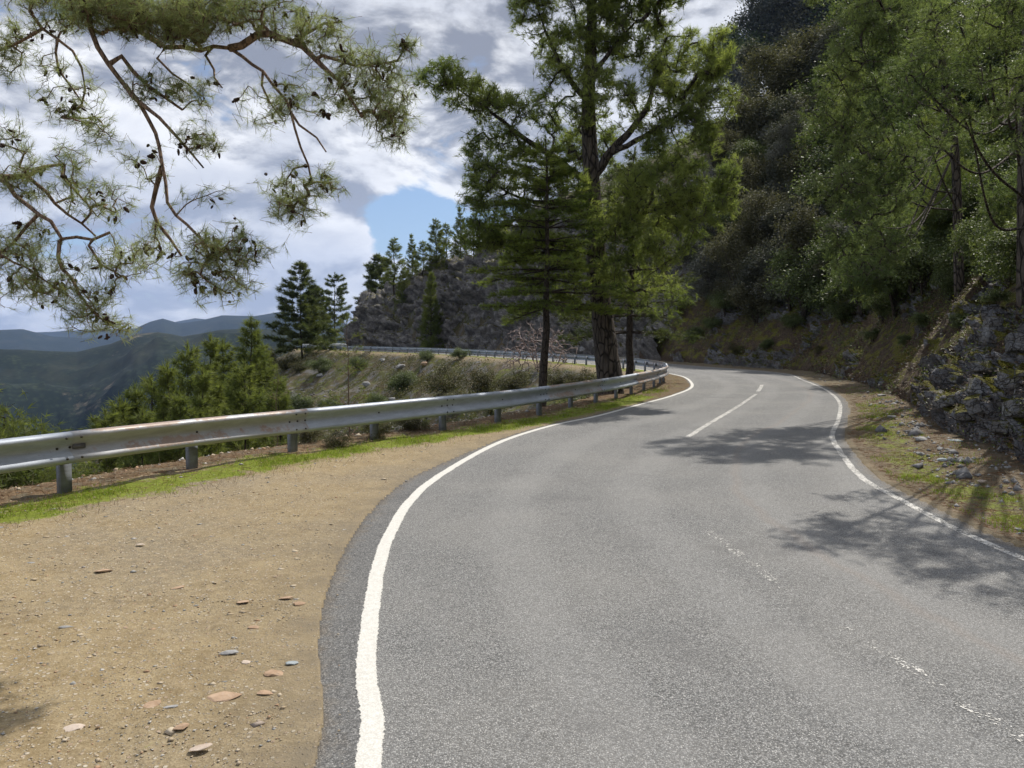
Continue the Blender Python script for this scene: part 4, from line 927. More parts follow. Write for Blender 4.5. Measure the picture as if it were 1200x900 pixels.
for j, py in enumerate(range(0, 345, 36)):
    for px in range(832+(j % 2)*20, 1015, 40):
        x0 = 850 if py < 230 else 822
        if px < x0+g.uniform(-8, 8) or px-py*.15 > 1000 or (py < 40 and px < 900): continue
        onhill(oak if g.random() < .72 else oakd, px+g.uniform(-16, 16), py+g.uniform(-14, 14), g.uniform(26, 50), nth(j)+' small oak from the left, '+OR_[j]+' row down the dense hillside canopy', 'small oaks of the hillside canopy', g.uniform(.8, 1.25))
for j, py in enumerate(range(30, 345, 32)):
    for px in range(985+(j % 2)*18, 1260, 36):
        if py > 335-(px-985)*.20: continue
        onhill(oakg if g.random() < .82 else softp, px+g.uniform(-12, 12), py+g.uniform(-10, 10), g.uniform(42, 64), nth(j+50)+' bush from the left, '+OR_[j]+' row down the thicket above the right bank', 'bushes of the thicket above the right bank', g.uniform(.8, 1.1), .35)
# --- below the rail
for px, py, rp, lab in [(520, 437, 30, 'dark bush left of the cedar, third from the tallest pine trunk'), (560, 440, 30, 'dark bush left of the cedar trunk, above the rail'), (600, 440, 26, 'dark bush just left of the cedar trunk'), (655, 440, 24, 'bush between the cedar trunk and the tallest pine'), (683, 437, 22, 'bush touching the left side of the tallest pine trunk'),
        (535, 465, 22, 'low bush close behind the rail left of the cedar'), (480, 488, 24, 'low bush close behind the rail at the middle of its long straight'), (440, 500, 22, 'low bush behind the rail under the spindly pine'), (395, 510, 20, 'low bush behind the rail left of the spindly pine'), (575, 470, 20, 'low olive bush behind the rail above its brightest grass'), (335, 420, 18, 'dark bush on the shoulder under the far left pine'), (318, 412, 18, 'dark bush at the outer edge of the shoulder left of the far pines'), (352, 425, 14, 'dark bush on the shoulder below the end of the far rail'), (302, 440, 18, 'dark bush beside the right end of the valley clump'), (700, 405, 12, 'bush beyond the tallest pine trunk near the rock pile'), (360, 505, 22, 'low bush seen over the rail left of the low bush row')]:
    onhill(olive, px, py, rp, lab, 'bushes below the rail')
for px, tp, dep, lab, sc in [(12, 462, 12.2, 'light green pine bush at the left edge behind the rail', .52), (64, 548, 11.8, 'low leafy pine shoot seen under the rail beside the first post', .2), (150, 556, 13.0, 'low green shoot seen under the rail between the first two posts', .2), (40, 540, 13.5, 'green shrub behind the first post seen below the beam', .36), (105, 553, 14.5, 'green shrub below the beam right of the first post', .34), (200, 548, 15.2, 'low green shrub below the beam left of the second post', .3)]:
    b = stand(px, dep); h = max(.35, h_for(px, tp, dep, b)); s = h/4.2
    put(softp, 0, b, (max(s, sc*.55), max(s, sc*.55), s), px*.1, lab, 'small pines right behind the rail')
b = stand(410, 30)
conifer('spindly_pine', 'thin spindly young pine rising above the rail in front of the rocky slope', 'tree', b, h_for(410, 368, 30, b), 1.5, 101, M['needle_yel'], M['bark_red'], base=.25, nwh=13, per=4, droop=.15, tl=.20, tw=.014, nt=10, flat=.3, taper=.5, dens=.7, gap=.3, r0=.06)
b = stand(322, 27)
conifer('spindly_pine', 'small twisted young pine above the rail beside the valley clump', 'tree', b, h_for(318, 428, 27, b), .9, 102, M['needle_yel'], M['bark_red'], base=.3, nwh=10, per=4, droop=.2, tl=.18, tw=.014, nt=9, flat=.3, taper=.5, dens=.7, gap=.35, r0=.05)
# bare shrub
def bare(px, py, rp, seed, lab):
    h = ghit(px, py); R = rp*h[1]/F; g = rng(seed); root = thing('bare_shrub', lab, 'shrub', h)
    T = unit(g.normal(size=(520, 3))*np.array([1, 1, .8])+np.array([0, 0, .5]))*g.uniform(.55, 1.0, (520, 1))*R*np.array([1, 1, 1.25]); T[:, 2] = np.abs(T[:, 2])
    st = [np.array([[0, 0, -.2], [0, 0, .1]])]
    for k in range(7):
        a = k*.9; st.append(catmull([(0, 0, .05), (math.cos(a)*R*.15, math.sin(a)*R*.15, R*.35), (math.cos(a)*R*.4, math.sin(a)*R*.4, R*.75)], .2))
    N, par, load, ends, ns = grow(np.vstack(st), T, seed=seed); i = np.arange(ns, len(N))
    V, Fq = edges_tubes(N[par[i]], N[i], .012*load[i]**.4+.006, .009*load[i]**.4+.005, 4); V2, F2 = tubes([(p, np.full(len(p), .03)) for p in st[1:]], 5)
    mesh_obj('twigs', np.vstack([V, V2]), np.vstack([Fq, F2+len(V)]), M['twig'], root)
bare(630, 436, 52, 111, 'bare pinkish leafless shrub beside the cedar trunk in front of the far road')

# ------------------------------------------------------------------ hillside cover
def scatter(n, seed, box_, keep, leaf, mat, name, lab, cat, per=14, sp=.22, aspect=.55, up=.12, dens_near=True):
    g = rng(seed); x = g.uniform(box_[0], box_[1], n); y = g.uniform(box_[2], box_[3], n); z, dR, dW, d, iW, isdn = hgt(x, y, False)
    k = keep(x, y, z, dR, dW, d, isdn, g.random(n)); x, y, z = x[k], y[k], z[k]; r = np.hypot(x, y)
    P = np.repeat(np.stack([x, y, z], 1), per, 0); s = np.repeat(np.clip(r/22, .25, 2.2), per)[:, None]
    P = P+g.normal(size=P.shape)*sp*s*np.array([1, 1, .55])+np.array([0, 0, up])*s
    V, Fq = leaves(P, leaf*s, seed+1, None, .9, aspect); return stuff(mesh_obj(name, V, Fq, mat), lab, cat)
scatter(26000, 5, (-30, 110, 8, 150), lambda x, y, z, dR, dW, d, dn, u: (d > 2.8+3*u) & (fbm(x*.2, y*.2, 0, 3) > -.45) & (~dn), .09, M['oak_green'], 'undergrowth', 'low green undergrowth covering the hillside between the trees', 'undergrowth')
scatter(9000, 6, (-30, 60, 8, 110), lambda x, y, z, dR, dW, d, dn, u: (d > 3.0+3*u) & (fbm(x*.25+5, y*.25, 0, 3) > -.05) & (~dn), .08, M['oak'], 'scrub', 'grey dry scrub among the hillside oaks', 'scrub')
scatter(30000, 8, (-60, 8, 12, 125), lambda x, y, z, dR, dW, d, dn, u: dn & (dR < -1.6) & (dR > -40) & (fbm(x*.3, y*.3, 0, 3) > -.12), .075, M['bush_olive'], 'slope_scrub', 'low dry scrub scattered over the slope below the rail', 'scrub', per=12, sp=.16)
scatter(14000, 9, (-16, 6, 3, 28), lambda x, y, z, dR, dW, d, dn, u: dn & (dR < -1.05-1.2*u) & (dR > -7), .11, M['oak_green'], 'slope_weeds', 'green weeds and low plants just over the edge behind the rail', 'weeds', per=12, sp=.22, aspect=.3)
scatter(1500, 12, (-25, 30, 7, 90), lambda x, y, z, dR, dW, d, dn, u: (d > .3) & (d < 5) & (~dn) & (fbm(x*.5, y*.5, 2, 3) > .12), .055, M['bush_yellow'], 'bank_plants', 'patches of small mossy plants on the roadside bank', 'plants', per=10, sp=.12)

g = rng(13); p_, n_, dm_ = BANKS[0]; w_ = (p_[:, 1] > 4) & (p_[:, 1] < 60) & (fbm(p_[:, 0]*.5, p_[:, 1]*.5, p_[:, 2]*.5, 3) > -.25) & (n_[:, 2] > .2); k = g.choice(np.where(w_)[0], 90000)
P = p_[k]+n_[k]*.015+g.normal(size=(len(k), 3))*.05; sc_ = np.clip(np.hypot(P[:, 0], P[:, 1])/18, .4, 2.5)[:, None]; V, Fq = leaves(P, .075*sc_, 14, n_[k]*1.2, .6, .22)
stuff(mesh_obj('leaf_litter', V, Fq, M['dead']), 'dead brown leaves, twigs and needles lying on the right bank', 'litter')
w_ = (p_[:, 1] > 5) & (p_[:, 1] < 70) & (fbm(p_[:, 0]*.4+3, p_[:, 1]*.4, p_[:, 2]*.6, 3) > .0); k = np.repeat(g.choice(np.where(w_)[0], 4500), 12); sc_ = np.clip(np.hypot(p_[k, 0], p_[k, 1])/20, .35, 2.2)[:, None]
P = p_[k]+n_[k]*.06*sc_+g.normal(size=(len(k), 3))*.10*sc_; V, Fq = leaves(P, .065*sc_, 15, n_[k]*.4, .9, .4); stuff(mesh_obj('bank_weeds', V, Fq, M['oak_green']), 'little green weeds rooted all over the right bank', 'weeds')
for px, py, rp, lab in [(1080, 300, 46, 'dark bush standing in front of the leaning pine trunk'), (1110, 332, 24, 'bush at the foot of the leaning pine trunk'), (1050, 318, 34, 'bush low on the bank left of the leaning pine trunk'), (1150, 285, 40, 'bush between the two right hand pine trunks'), (1190, 262, 40, 'bush at the foot of the pine trunk by the right edge'), (1005, 325, 30, 'bush under the soft drooping crown above the bank'), (965, 318, 26, 'bush at the left end of the bank top thicket')]:
    onhill(oakg, px, py, rp, lab, 'dark bushes along the top of the brown bank', 1.2)
for px, py, rp, lab in [(808, 385, 15, 'low bush at the foot of the bank straight beyond the end of the near rail'), (862, 400, 11, 'small bush on the mossy bank above the far road edge'), (925, 372, 17, 'bush halfway up the mossy bank under the lowest oaks'), (955, 405, 9, 'tiny bush beside the far right road edge'), (982, 362, 20, 'scrubby bush at the middle of the brown bank'), (1018, 385, 14, 'round bush on the brown bank above the verge'), (1035, 352, 22, 'leafy bush hanging over the brown bank'), (845, 350, 22, 'bush at the lower edge of the oak canopy left of the lowest oak'), (1120, 372, 15, 'leafy bush rooted at the left side of the outcrop'), (1165, 345, 16, 'leafy bush rooted high in the outcrop')]:
    onhill(oakg if rp > 12 else olive, px, py, rp, lab, 'shrubs growing out of the brown bank')
for px, py, rp, lab in [(470, 445, 22, 'dark shrub on the rocky slope right of the spindly pine'), (500, 415, 12, 'shrub just under the far rail at its middle'), (420, 425, 14, 'shrub under the left part of the far rail'), (375, 425, 16, 'shrub near the left end of the far rail'), (445, 470, 20, 'shrub low on the rocky slope right of the spindly pine stem'), (350, 470, 22, 'leafy shrub between the valley clump and the spindly pine'), (385, 475, 18, 'leafy shrub just left of the spindly pine stem'), (540, 412, 12, 'shrub under the far rail left of the bare shrub')]:
    onhill(oakg, px, py, rp, lab, 'green shrubs on the rocky slope')
# ------------------------------------------------------------------ the pine whose limbs hang in from the left, trunk outside the picture
bx, by = -10.3, 4.6; base = np.array([bx, by, gz_at(bx, by)-.2])
root = thing('pine_tree', 'overhanging pine whose long bare limbs and cones hang into the upper left of the photo', 'tree', base)
tk = catmull([(bx, by, base[2]-.3), (bx+.1, by+.05, 2.0), (bx+.35, by+.2, 4.5), (bx+.3, by+.3, 7.0), (bx+.7, by+.5, 9.5), (bx+.6, by+.6, 11.5)], .3)
lines = [(tk, np.linspace(.34, .08, len(tk)))]
def hang(start, pp, rad, step=.16):
    if not start:
        a0 = at(*pp[0]); al = np.vstack([l[0] for l in lines]); k0 = int(np.argmin(np.linalg.norm(al-a0, axis=1))); start = [al[k0]] if np.linalg.norm(al[k0]-a0) > .03 else []
    pts = ([tuple(q) for q in start])+[tuple(at(*p)) for p in pp]; P = catmull(pts, step); g = rng(int(abs(pp[0][0])*13+pp[0][1]+5)); P[1:] += g.normal(size=P[1:].shape)*.012
    lines.append((P, np.interp(np.linspace(0, 1, len(P)), np.linspace(0, 1, len(rad)), rad))); return P
T1 = tuple(tk[int(len(tk)*.33)]); T2 = tuple(tk[int(len(tk)*.5)]); T3_ = tuple(tk[int(len(tk)*.62)])
hang([T1, (-7.4, 5.6, 3.6)], [(-60, 190, 6.8), (0, 211, 6.8), (28, 240, 6.7), (58, 258, 6.6), (74, 276, 6.6), (104, 280, 6.5), (128, 276, 6.5)], (.09, .06, .045, .036, .03, .02, .012))
hang([], [(68, 270, 6.6), (66, 290, 6.6), (72, 312, 6.5), (90, 335, 6.4), (108, 356, 6.4), (128, 380, 6.4)], (.02, .016, .012, .008))
hang([], [(0, 211, 6.8), (30, 204, 7.0), (50, 194, 7.1), (72, 193, 7.2)], (.035, .026, .018, .012))
hang([], [(30, 204, 7.0), (50, 222, 6.9), (70, 242, 6.9), (93, 262, 6.9), (112, 278, 7.0)], (.02, .016, .012, .008))
hang([], [(66, 196, 7.2), (78, 212, 7.2), (98, 236, 7.2), (112, 254, 7.2)], (.014, .012, .01, .006))
hang([], [(0, 300, 6.6), (16, 308, 6.6), (40, 318, 6.5), (60, 336, 6.5), (80, 350, 6.5)], (.016, .012, .009, .006))
hang([], [(-60, 275, 6.8), (0, 300, 6.6)], (.03, .016))
hang([], [(100, 280, 6.5), (112, 300, 6.5), (130, 318, 6.5), (150, 330, 6.5)], (.014, .010, .007))
hang([T2, (-7.0, 5.8, 6.2)], [(40, -40, 6.2), (111, 44, 6.2), (147, 104, 6.2), (172, 133, 6.2), (190, 190, 6.1), (197, 238, 6.0), (221, 266, 5.9), (240, 282, 5.9), (245, 305, 5.9)], (.10, .07, .05, .042, .034, .028, .022, .015, .01))
hang([], [(190, 196, 6.1), (185, 218, 6.2), (176, 240, 6.2), (182, 267, 6.2), (198, 284, 6.2), (214, 300, 6.2)], (.022, .018, .014, .009))
hang([], [(147, 100, 6.2), (165, 120, 6.1), (200, 150, 6.0), (218, 172, 6.0), (238, 195, 6.0)], (.022, .016, .012, .007))
hang([], [(147, 66, 6.3), (158, 90, 6.3), (185, 112, 6.4), (215, 128, 6.5)], (.022, .016, .010))
hang([(-7.0, 5.8, 6.2)], [(10, -30, 6.6), (30, 5, 6.6), (46, 30, 6.6), (84, 62, 6.6), (95, 82, 6.6), (100, 104, 6.6), (96, 124, 6.6)], (.05, .03, .022, .018, .014, .008))
hang([], [(44, 38, 6.6), (25, 48, 6.7), (2, 58, 6.8), (-15, 64, 6.8)], (.014, .012, .01))
hang([], [(60, 45, 6.6), (66, 75, 6.6), (90, 110, 6.6), (98, 122, 6.6)], (.012, .010, .006))
hang([T3_, (-6.6, 6.2, 7.2)], [(60, -60, 6.8), (140, 20, 6.8), (200, 56, 6.8), (262, 57, 6.7), (285, 66, 6.6), (304, 82, 6.5), (333, 115, 6.4), (346, 147, 6.3), (350, 178, 6.3), (362, 198, 6.3), (368, 214, 6.3)], (.13, .085, .07, .055, .045, .036, .03, .022, .013, .008))
hang([], [(276, 60, 6.65), (292, 44, 6.6), (320, 40, 6.5), (345, 50, 6.5), (366, 64, 6.4), (390, 88, 6.3), (412, 118, 6.3), (425, 136, 6.3)], (.034, .030, .026, .018, .010))
hang([], [(366, 64, 6.4), (398, 72, 6.3), (430, 82, 6.3), (462, 70, 6.3), (478, 50, 6.3)], (.018, .013, .010, .006))
hang([], [(345, 50, 6.5), (372, 30, 6.5), (400, 24, 6.4)], (.016, .012, .008))
hang([], [(304, 82, 6.5), (306, 105, 6.5), (322, 128, 6.5), (330, 142, 6.5)], (.012, .009, .006))
hang([], [(343, 140, 6.35), (362, 158, 6.3), (382, 178, 6.3)], (.012, .009, .006))
hang([], [(240, 60, 6.7), (250, 85, 6.6), (262, 105, 6.5)], (.014, .01, .006))
hang([], [(182, 62, 6.8), (205, 88, 6.8), (238, 110, 6.8)], (.014, .01, .006))
sk = np.vstack([l[0] for l in lines])
blobs = [(130, 12, 60, 28, 6.2, 2.2), (200, 22, 62, 30, 6.4, 2.4), (250, 10, 40, 26, 6.6, 1.8), (60, 10, 50, 24, 6.6, 1.0), (10, 60, 26, 40, 6.8, .8), (320, 18, 50, 28, 6.5, 1.1), (375, 45, 36, 30, 6.4, 1.0), (420, 85, 40, 34, 6.3, 1.0), (455, 115, 34, 44, 6.3, 1.15), (465, 150, 24, 26, 6.3, 1.0), (478, 52, 14, 24, 6.3, .8), (405, 118, 34, 26, 6.3, .7),
         (235, 165, 26, 18, 6.0, 1.2), (215, 105, 46, 18, 6.4, .9), (165, 100, 30, 26, 6.2, .5), (345, 222, 34, 24, 6.3, .9), (385, 218, 24, 20, 6.3, .8), (330, 245, 26, 20, 6.2, .8), (355, 250, 24, 16, 6.3, .8), (300, 130, 34, 30, 6.5, .35), (345, 110, 44, 34, 6.4, .4), (95, 130, 40, 36, 6.6, .4), (60, 85, 40, 34, 6.6, .25), (120, 160, 30, 26, 6.5, .4), (165, 190, 34, 24, 6.2, .35), (240, 230, 30, 14, 6.0, .35),
         (255, 285, 44, 26, 5.9, 1.0), (290, 298, 30, 22, 5.9, .9), (240, 325, 40, 30, 5.9, .9), (275, 335, 30, 20, 5.9, .7), (190, 300, 34, 26, 6.2, .5), (140, 305, 44, 24, 6.5, .8), (60, 215, 50, 34, 6.9, .45), (15, 200, 26, 46, 6.8, .5), (110, 235, 34, 30, 7.0, .4), (30, 285, 40, 36, 6.7, .7), (60, 325, 48, 32, 6.5, .7), (105, 350, 40, 30, 6.4, .8), (30, 345, 34, 24, 6.6, .7), (140, 385, 30, 10, 6.4, .8), (100, 378, 34, 14, 6.4, .8), (-30, 300, 40, 50, 6.8, .8), (145, 230, 28, 30, 6.8, .3), (5, 150, 16, 30, 6.8, .5), (90, 180, 40, 20, 6.8, .3), (180, 268, 30, 20, 6.2, .3)]
T = blob_targets(blobs, 300, 21, .12)
extra = np.array([[-9.2, 4.5, 6], [-10.5, 4, 7], [-11, 5.5, 8], [-9.3, 6.5, 8.6], [-10, 5, 9.5], [-9.6, 4.8, 11.2], [-10.6, 4.5, 10.4]])
g = rng(8); T = np.vstack([T, np.repeat(extra, 26, 0)+g.normal(size=(26*len(extra), 3))*np.array([.9, .9, .5])])
N, par, load, ends, ns = grow(sk, T, seed=14)
finish_tree(root, N, par, load, ends, ns, lines, M['bark_red'], M['needle_near'], 'needle', dict(seed=15, m=4, n=20, len=.085, w=.0024, sp=(.05, .05, .04), rt=.0022, rmax=.02, back=.5, lift=.1, spread=.85, along=.9, twf=1.0))
print('near pine', len(T), len(T)*3*17)
# cones, each one a part of this pine; scales as overlapping rings
def cone_mesh():
    V, F_ = [], []; n = 7
    for k, (z_, r_) in enumerate([(0, .006), (.010, .017), (.013, .012), (.022, .020), (.025, .013), (.034, .017), (.037, .010), (.046, .011), (.052, .002)]):
        for q in range(n): a = (q+.5*(k//2))*2*math.pi/n; V.append((math.cos(a)*r_*(1+.15*(q % 2)), math.sin(a)*r_, -z_))
        if k: F_ += [((k-1)*n+q, (k-1)*n+(q+1) % n, k*n+(q+1) % n, k*n+q) for q in range(n)]
    return V, F_
spots = [(285, 72), (292, 48), (272, 38), (300, 55), (330, 100), (368, 108), (350, 96), (402, 110), (395, 98), (412, 120), (392, 145), (398, 152), (388, 158), (376, 118), (345, 212), (342, 225), (338, 232), (348, 238), (355, 205), (90, 105), (70, 110), (78, 133), (90, 142), (100, 125), (45, 120), (58, 118), (75, 205), (80, 212), (30, 255), (28, 262), (132, 235), (150, 243), (165, 190), (170, 182), (200, 185), (206, 196), (210, 172), (236, 155), (268, 100), (262, 92), (276, 110), (255, 292), (262, 300), (270, 288), (265, 310), (280, 302), (290, 290), (250, 320), (258, 276), (240, 300), (232, 315), (298, 285), (222, 330), (214, 325), (195, 290), (193, 303), (195, 310), (95, 330), (105, 345), (112, 350), (120, 338), (118, 322), (75, 348), (60, 355), (128, 362), (110, 372), (132, 340), (138, 322), (4, 130), (2, 180), (462, 35), (470, 42), (476, 30), (466, 50), (482, 45), (420, 104), (430, 110), (436, 122), (246, 338), (236, 345), (88, 300), (98, 312), (52, 340), (40, 352), (20, 330), (182, 60), (372, 185), (380, 190), (352, 190)]
sp3 = N[ends]; prj = np.stack([600+F*sp3[:, 0]/sp3[:, 1], 395-F*(sp3[:, 2]-HC)/sp3[:, 1]], 1); cme = None; g = rng(9)
cv, cf = cone_mesh(); cv = [(a*.85, b*.85, c*1.35) for a, b, c in cv]
for k, (px, py) in enumerate(spots):
    i = int(np.argmin((prj[:, 0]-px)**2+(prj[:, 1]-py)**2)); p = N[par[ends[i]]]+g.normal(size=3)*.01-base
    if cme is None: o = mesh_obj('cone', cv, np.array(cf), M['cone'], root, smooth_=False); cme = o.data
    else: o = link(bpy.data.objects.new('cone', cme), root)
    o.location = tuple(p); o.rotation_euler = (g.uniform(-1.4, 1.4), g.uniform(-1.4, 1.4), g.uniform(0, 6.2)); o.scale = (g.uniform(.85, 1.25),)*3

g = rng(19); kk = 420; ids = g.choice(np.where((prj[:, 1] > -20) & (prj[:, 0] > -40) & (prj[:, 0] < 500))[0], kk//3, replace=False); Vc, Fc_ = [], []; cv_ = np.array(cv); cf_ = np.array(cf)
for i in ids:
    for q in range(3):
        R3 = np.array(Matrix.Rotation(g.uniform(0, 6.28), 3, 'Z') @ Matrix.Rotation(g.uniform(-1.6, 1.6), 3, 'X')); Fc_.append(cf_+len(cv_)*len(Vc)); Vc.append((cv_*g.uniform(.55, .95)) @ R3.T+N[par[ends[i]]]+g.normal(size=3)*.035-base)
stuff(mesh_obj('cones', np.vstack(Vc), np.vstack(Fc_), M['cone'], root))
# ------------------------------------------------------------------ pines on the right bank that overhang the road
def slope_pine(lab, bxy, trunkpts, rad, blobs, per, seed, mat, o, extra_limbs=()):
    b = np.array([bxy[0], bxy[1], gz_at(*bxy)-.3]); root = thing('pine_tree', lab, 'tree', b); tk = catmull([tuple(b)]+[tuple(p) for p in trunkpts], .3)
    lines = [(tk, np.interp(np.linspace(0, 1, len(tk)), np.linspace(0, 1, len(rad)), rad))]; g = rng(seed)
    for bl in blobs:          # a limb to each clump
        c = at(*bl[:3][:2], bl[4]); d = np.linalg.norm(tk[:, :2]-c[:2], axis=1); z_ = tk[:, 2]-(c[2]-.45*d); i = min(len(tk)-3, max(int(len(tk)*g.uniform(.22, .6)), int(np.argmin(np.abs(z_)+.1*d))))
        m1 = (tk[i]+c)/2+np.array([0, 0, -.12])*np.linalg.norm(c-tk[i])+g.normal(size=3)*.15; P = catmull([tk[i], m1, c], .25); lines.append((P, np.linspace(.032, .012, len(P))))
    T = blob_targets(blobs, per, seed); N, par, load, ends, ns = grow(np.vstack([l[0] for l in lines]), T, seed=seed)
    finish_tree(root, N, par, load, ends, ns, lines, M['bark_pine'], mat, 'needle', dict(o, seed=seed)); print(lab, len(T))
slope_pine('overhanging fresh green pine with a reddish trunk at the right edge above the rocks', (11.2, 16.2), [(10.9, 16.0, 6.0), (10.7, 15.8, 9.0), (10.3, 15.5, 12.5)], (.20, .17, .13, .06),
    [(1178, 18, 44, 34, 11.0), (1125, 30, 46, 34, 11.6), (1085, 25, 42, 36, 12.2), (1160, 75, 46, 30, 11.2), (1100, 85, 46, 34, 12.4), (1072, 95, 36, 34, 11.8), (1190, 115, 34, 28, 11, .8), (1135, 135, 38, 26, 12, .8), (1085, 155, 38, 26, 13.3, .8), (1190, 165, 28, 20, 10.6, .6), (1225, 60, 44, 50, 11), (1250, 150, 38, 40, 10), (1230, 0, 60, 40, 10.5)],
    26, 121, M['needle_green'], dict(m=9, n=14, len=.115, w=.009, spread=1.2, sp=(.10, .10, .07), rt=.005, rmax=.03, back=.5))
slope_pine('pine leaning out from the brown bank, its soft crown nearest the road shadows', (16.2, 27.0), [(15.6, 26.6, 8.5), (14.4, 25.4, 11.0), (12.6, 23.4, 13.5)], (.18, .15, .12, .05),
    [(1010, 180, 38, 30, 20.5), (985, 220, 38, 28, 20), (1035, 230, 40, 30, 20), (1000, 262, 40, 26, 19.5), (1045, 285, 38, 24, 19), (985, 300, 32, 20, 19.5, .9), (1020, 318, 36, 14, 18.5, .9), (1020, 130, 38, 32, 21), (1055, 190, 34, 30, 20), (980, 150, 30, 26, 21.5, .9), (1030, 70, 40, 34, 21.5), (985, 95, 30, 26, 21.5, .8), (1010, 55, 40, 34, 19.5), (1035, 10, 44, 34, 19.5), (1000, -40, 46, 34, 21), (1035, -60, 50, 34, 22), (975, -30, 40, 30, 22.5), (1060, 30, 40, 34, 20), (965, 130, 26, 20, 20.5, .8)],
    20, 122, M['needle_green'], dict(m=9, n=14, len=.15, w=.012, spread=1.2, sp=(.12, .12, .09), rt=.008, rmax=.05, back=.5))

# ------------------------------------------------------------------ stones, gravel, grass, fallen needles
def stone(name, label, loc, size, seed, mat, rot=0.0, group=None, n=22, sink=.25):
    g = rng(seed); d = unit(g.normal(size=(abs(n)+4, 3)))*g.uniform(.82, 1.0, (abs(n)+4, 1))*np.array(size)/2; d[:, 2] = np.clip(d[:, 2], -size[2]*.36, size[2]*.36)
    if n < 0:
        c8 = np.array([(a, b, c) for a in (-1, 1) for b in (-1, 1) for c in (-1, 1)], float); d = (np.vstack([c8, c8*.9])*g.uniform(.72, 1.0, (16, 3))+g.normal(size=(16, 3))*.06)*np.array(size)/2
    bm = bmesh.new(); [bm.verts.new(p) for p in d]; bmesh.ops.convex_hull(bm, input=bm.verts); bmesh.ops.delete(bm, geom=[v for v in bm.verts if not v.link_faces], context='VERTS')
    bmesh.ops.bevel(bm, geom=bm.edges[:], offset=min(size)*.05, segments=1, affect='EDGES')
    me = bpy.data.meshes.new(name); bm.to_mesh(me); bm.free(); me.materials.append(M[mat]); o = link(bpy.data.objects.new(name, me))
    o.location = (loc[0], loc[1], loc[2]+size[2]*(.36-sink)); o.rotation_euler = (g.uniform(-.12, .12)*(3 if n < 0 else 1), g.uniform(-.12, .12)*(3 if n < 0 else 1), rot); return tag(o, label, 'stone', group)
def gst(px, py, wpx, hh, asp, mat, lab, seed, rot=0.0, z=0.0, dep=None, grp='loose flat stones on the dirt lay-by', sink=.25):
    p = gp(px, py); w_ = wpx*p[1]/F; return stone('stone', lab, (p[0], p[1], z+.017), (w_, w_*asp, hh), seed, mat, rot, grp, sink=sink)
for a in [(86, 858, 30, .035, .7, 'stone_pale', 'pinkish flat stone at the lower left, nearest the bottom edge', 1, .3), (178, 830, 26, .018, .8, 'stone_tan', 'orange flat stone right of the pinkish one', 2, .8), (262, 820, 44, .03, .6, 'stone_tan', 'broad tan slab split in layers at the lower middle of the lay-by', 3, .2), (268, 768, 28, .03, .5, 'stone_grey', 'grey layered stone above the broad tan slab', 4, .1),
          (322, 793, 32, .03, .7, 'stone_tan', 'tan layered stone near the asphalt edge', 5, -.3), (342, 780, 18, .015, .7, 'stone_blue', 'small blue grey chip beside the layered stone near the asphalt', 6, .2), (312, 815, 24, .02, .6, 'stone_tan', 'flat tan stone below the layered stone near the asphalt', 7, .1), (78, 738, 22, .022, .45, 'stone_grey', 'dark grey sliver on the left of the lay-by', 8, .0), (122, 671, 24, .02, .6, 'stone_tan', 'tan flat stone on the left, far above the dark sliver', 9, .1), (208, 691, 22, .018, .5, 'stone_tan', 'tan sliver in the middle of the lay-by', 10, .4),
          (285, 708, 18, .018, .6, 'stone_tan', 'ochre stone left of the small pair near the asphalt', 11, .2), (335, 703, 20, .02, .5, 'stone_tan', 'ochre stone of a small pair close to the asphalt', 12, -.2), (350, 710, 18, .018, .7, 'stone_tan', 'rounder ochre stone of the small pair close to the asphalt', 13, .5), (298, 738, 18, .015, .6, 'stone_tan', 'orange stone below the ochre ones', 14, .1), (200, 832, 20, .015, .5, 'stone_grey', 'thin grey chip touching the orange flat stone', 15, .2), (212, 856, 22, .018, .7, 'stone_tan', 'rusty orange stone at the bottom middle', 16, .9), (288, 779, 14, .012, .7, 'stone_pale', 'pale chip right of the grey layered stone', 17, 0), (38, 662, 14, .02, .6, 'stone_grey', 'grey chip at the upper left of the lay-by', 18, 0), (165, 640, 12, .014, .6, 'stone_pale', 'pale chip in the upper middle of the lay-by', 19, 0), (235, 880, 30, .02, .6, 'stone_pale', 'pale flat stone lowest on the lay-by, partly buried', 20, .4)]:
    gst(*a[:8], rot=a[8])
vg = 'stones on the right verge'
for px, py, w_, hh, asp, mt, lab, sd in [(1136, 520, 17, .22, .8, 'stone_pale', 'pale round-faced stone leaning at the foot of the rocks', 31), (1080, 524, 22, .13, .8, 'stone_grey', 'grey flat-topped stone on the verge grass', 32), (1078, 541, 14, .08, .8, 'stone_grey', 'small grey stone just below the flat-topped one', 33), (1118, 527, 26, .14, .7, 'stone_blue', 'bluish angular stone left of the pale round-faced one', 34), (1104, 549, 14, .08, .8, 'stone_blue', 'small bluish stone in the middle of the verge', 35), (1181, 560, 18, .10, .7, 'stone_grey', 'grey stone near the right edge of the verge', 36), (1102, 535, 12, .08, .8, 'stone_grey', 'small stone between the bluish pair', 37), (1155, 553, 14, .07, .8, 'stone_pale', 'pale flat chip on the verge under the rocks', 38), (1033, 468, 12, .10, .8, 'stone_grey', 'far grey stone on the verge at the foot of the brown bank', 39), (1150, 575, 12, .06, .7, 'stone_pale', 'small pale stone nearest the right edge line', 40), (1045, 495, 14, .1, .8, 'stone_grey', 'grey stone at the foot of the brown bank', 41), (1160, 540, 12, .06, .7, 'stone_grey', 'small dark stone right of the pale chip', 42)]:
    gst(px, py, w_, hh, asp, mt, lab, sd, rot=sd*.7, z=.10, grp=vg, sink=.12)
bg_ = 'angular blocks of the roadside rock outcrop'
k = 50
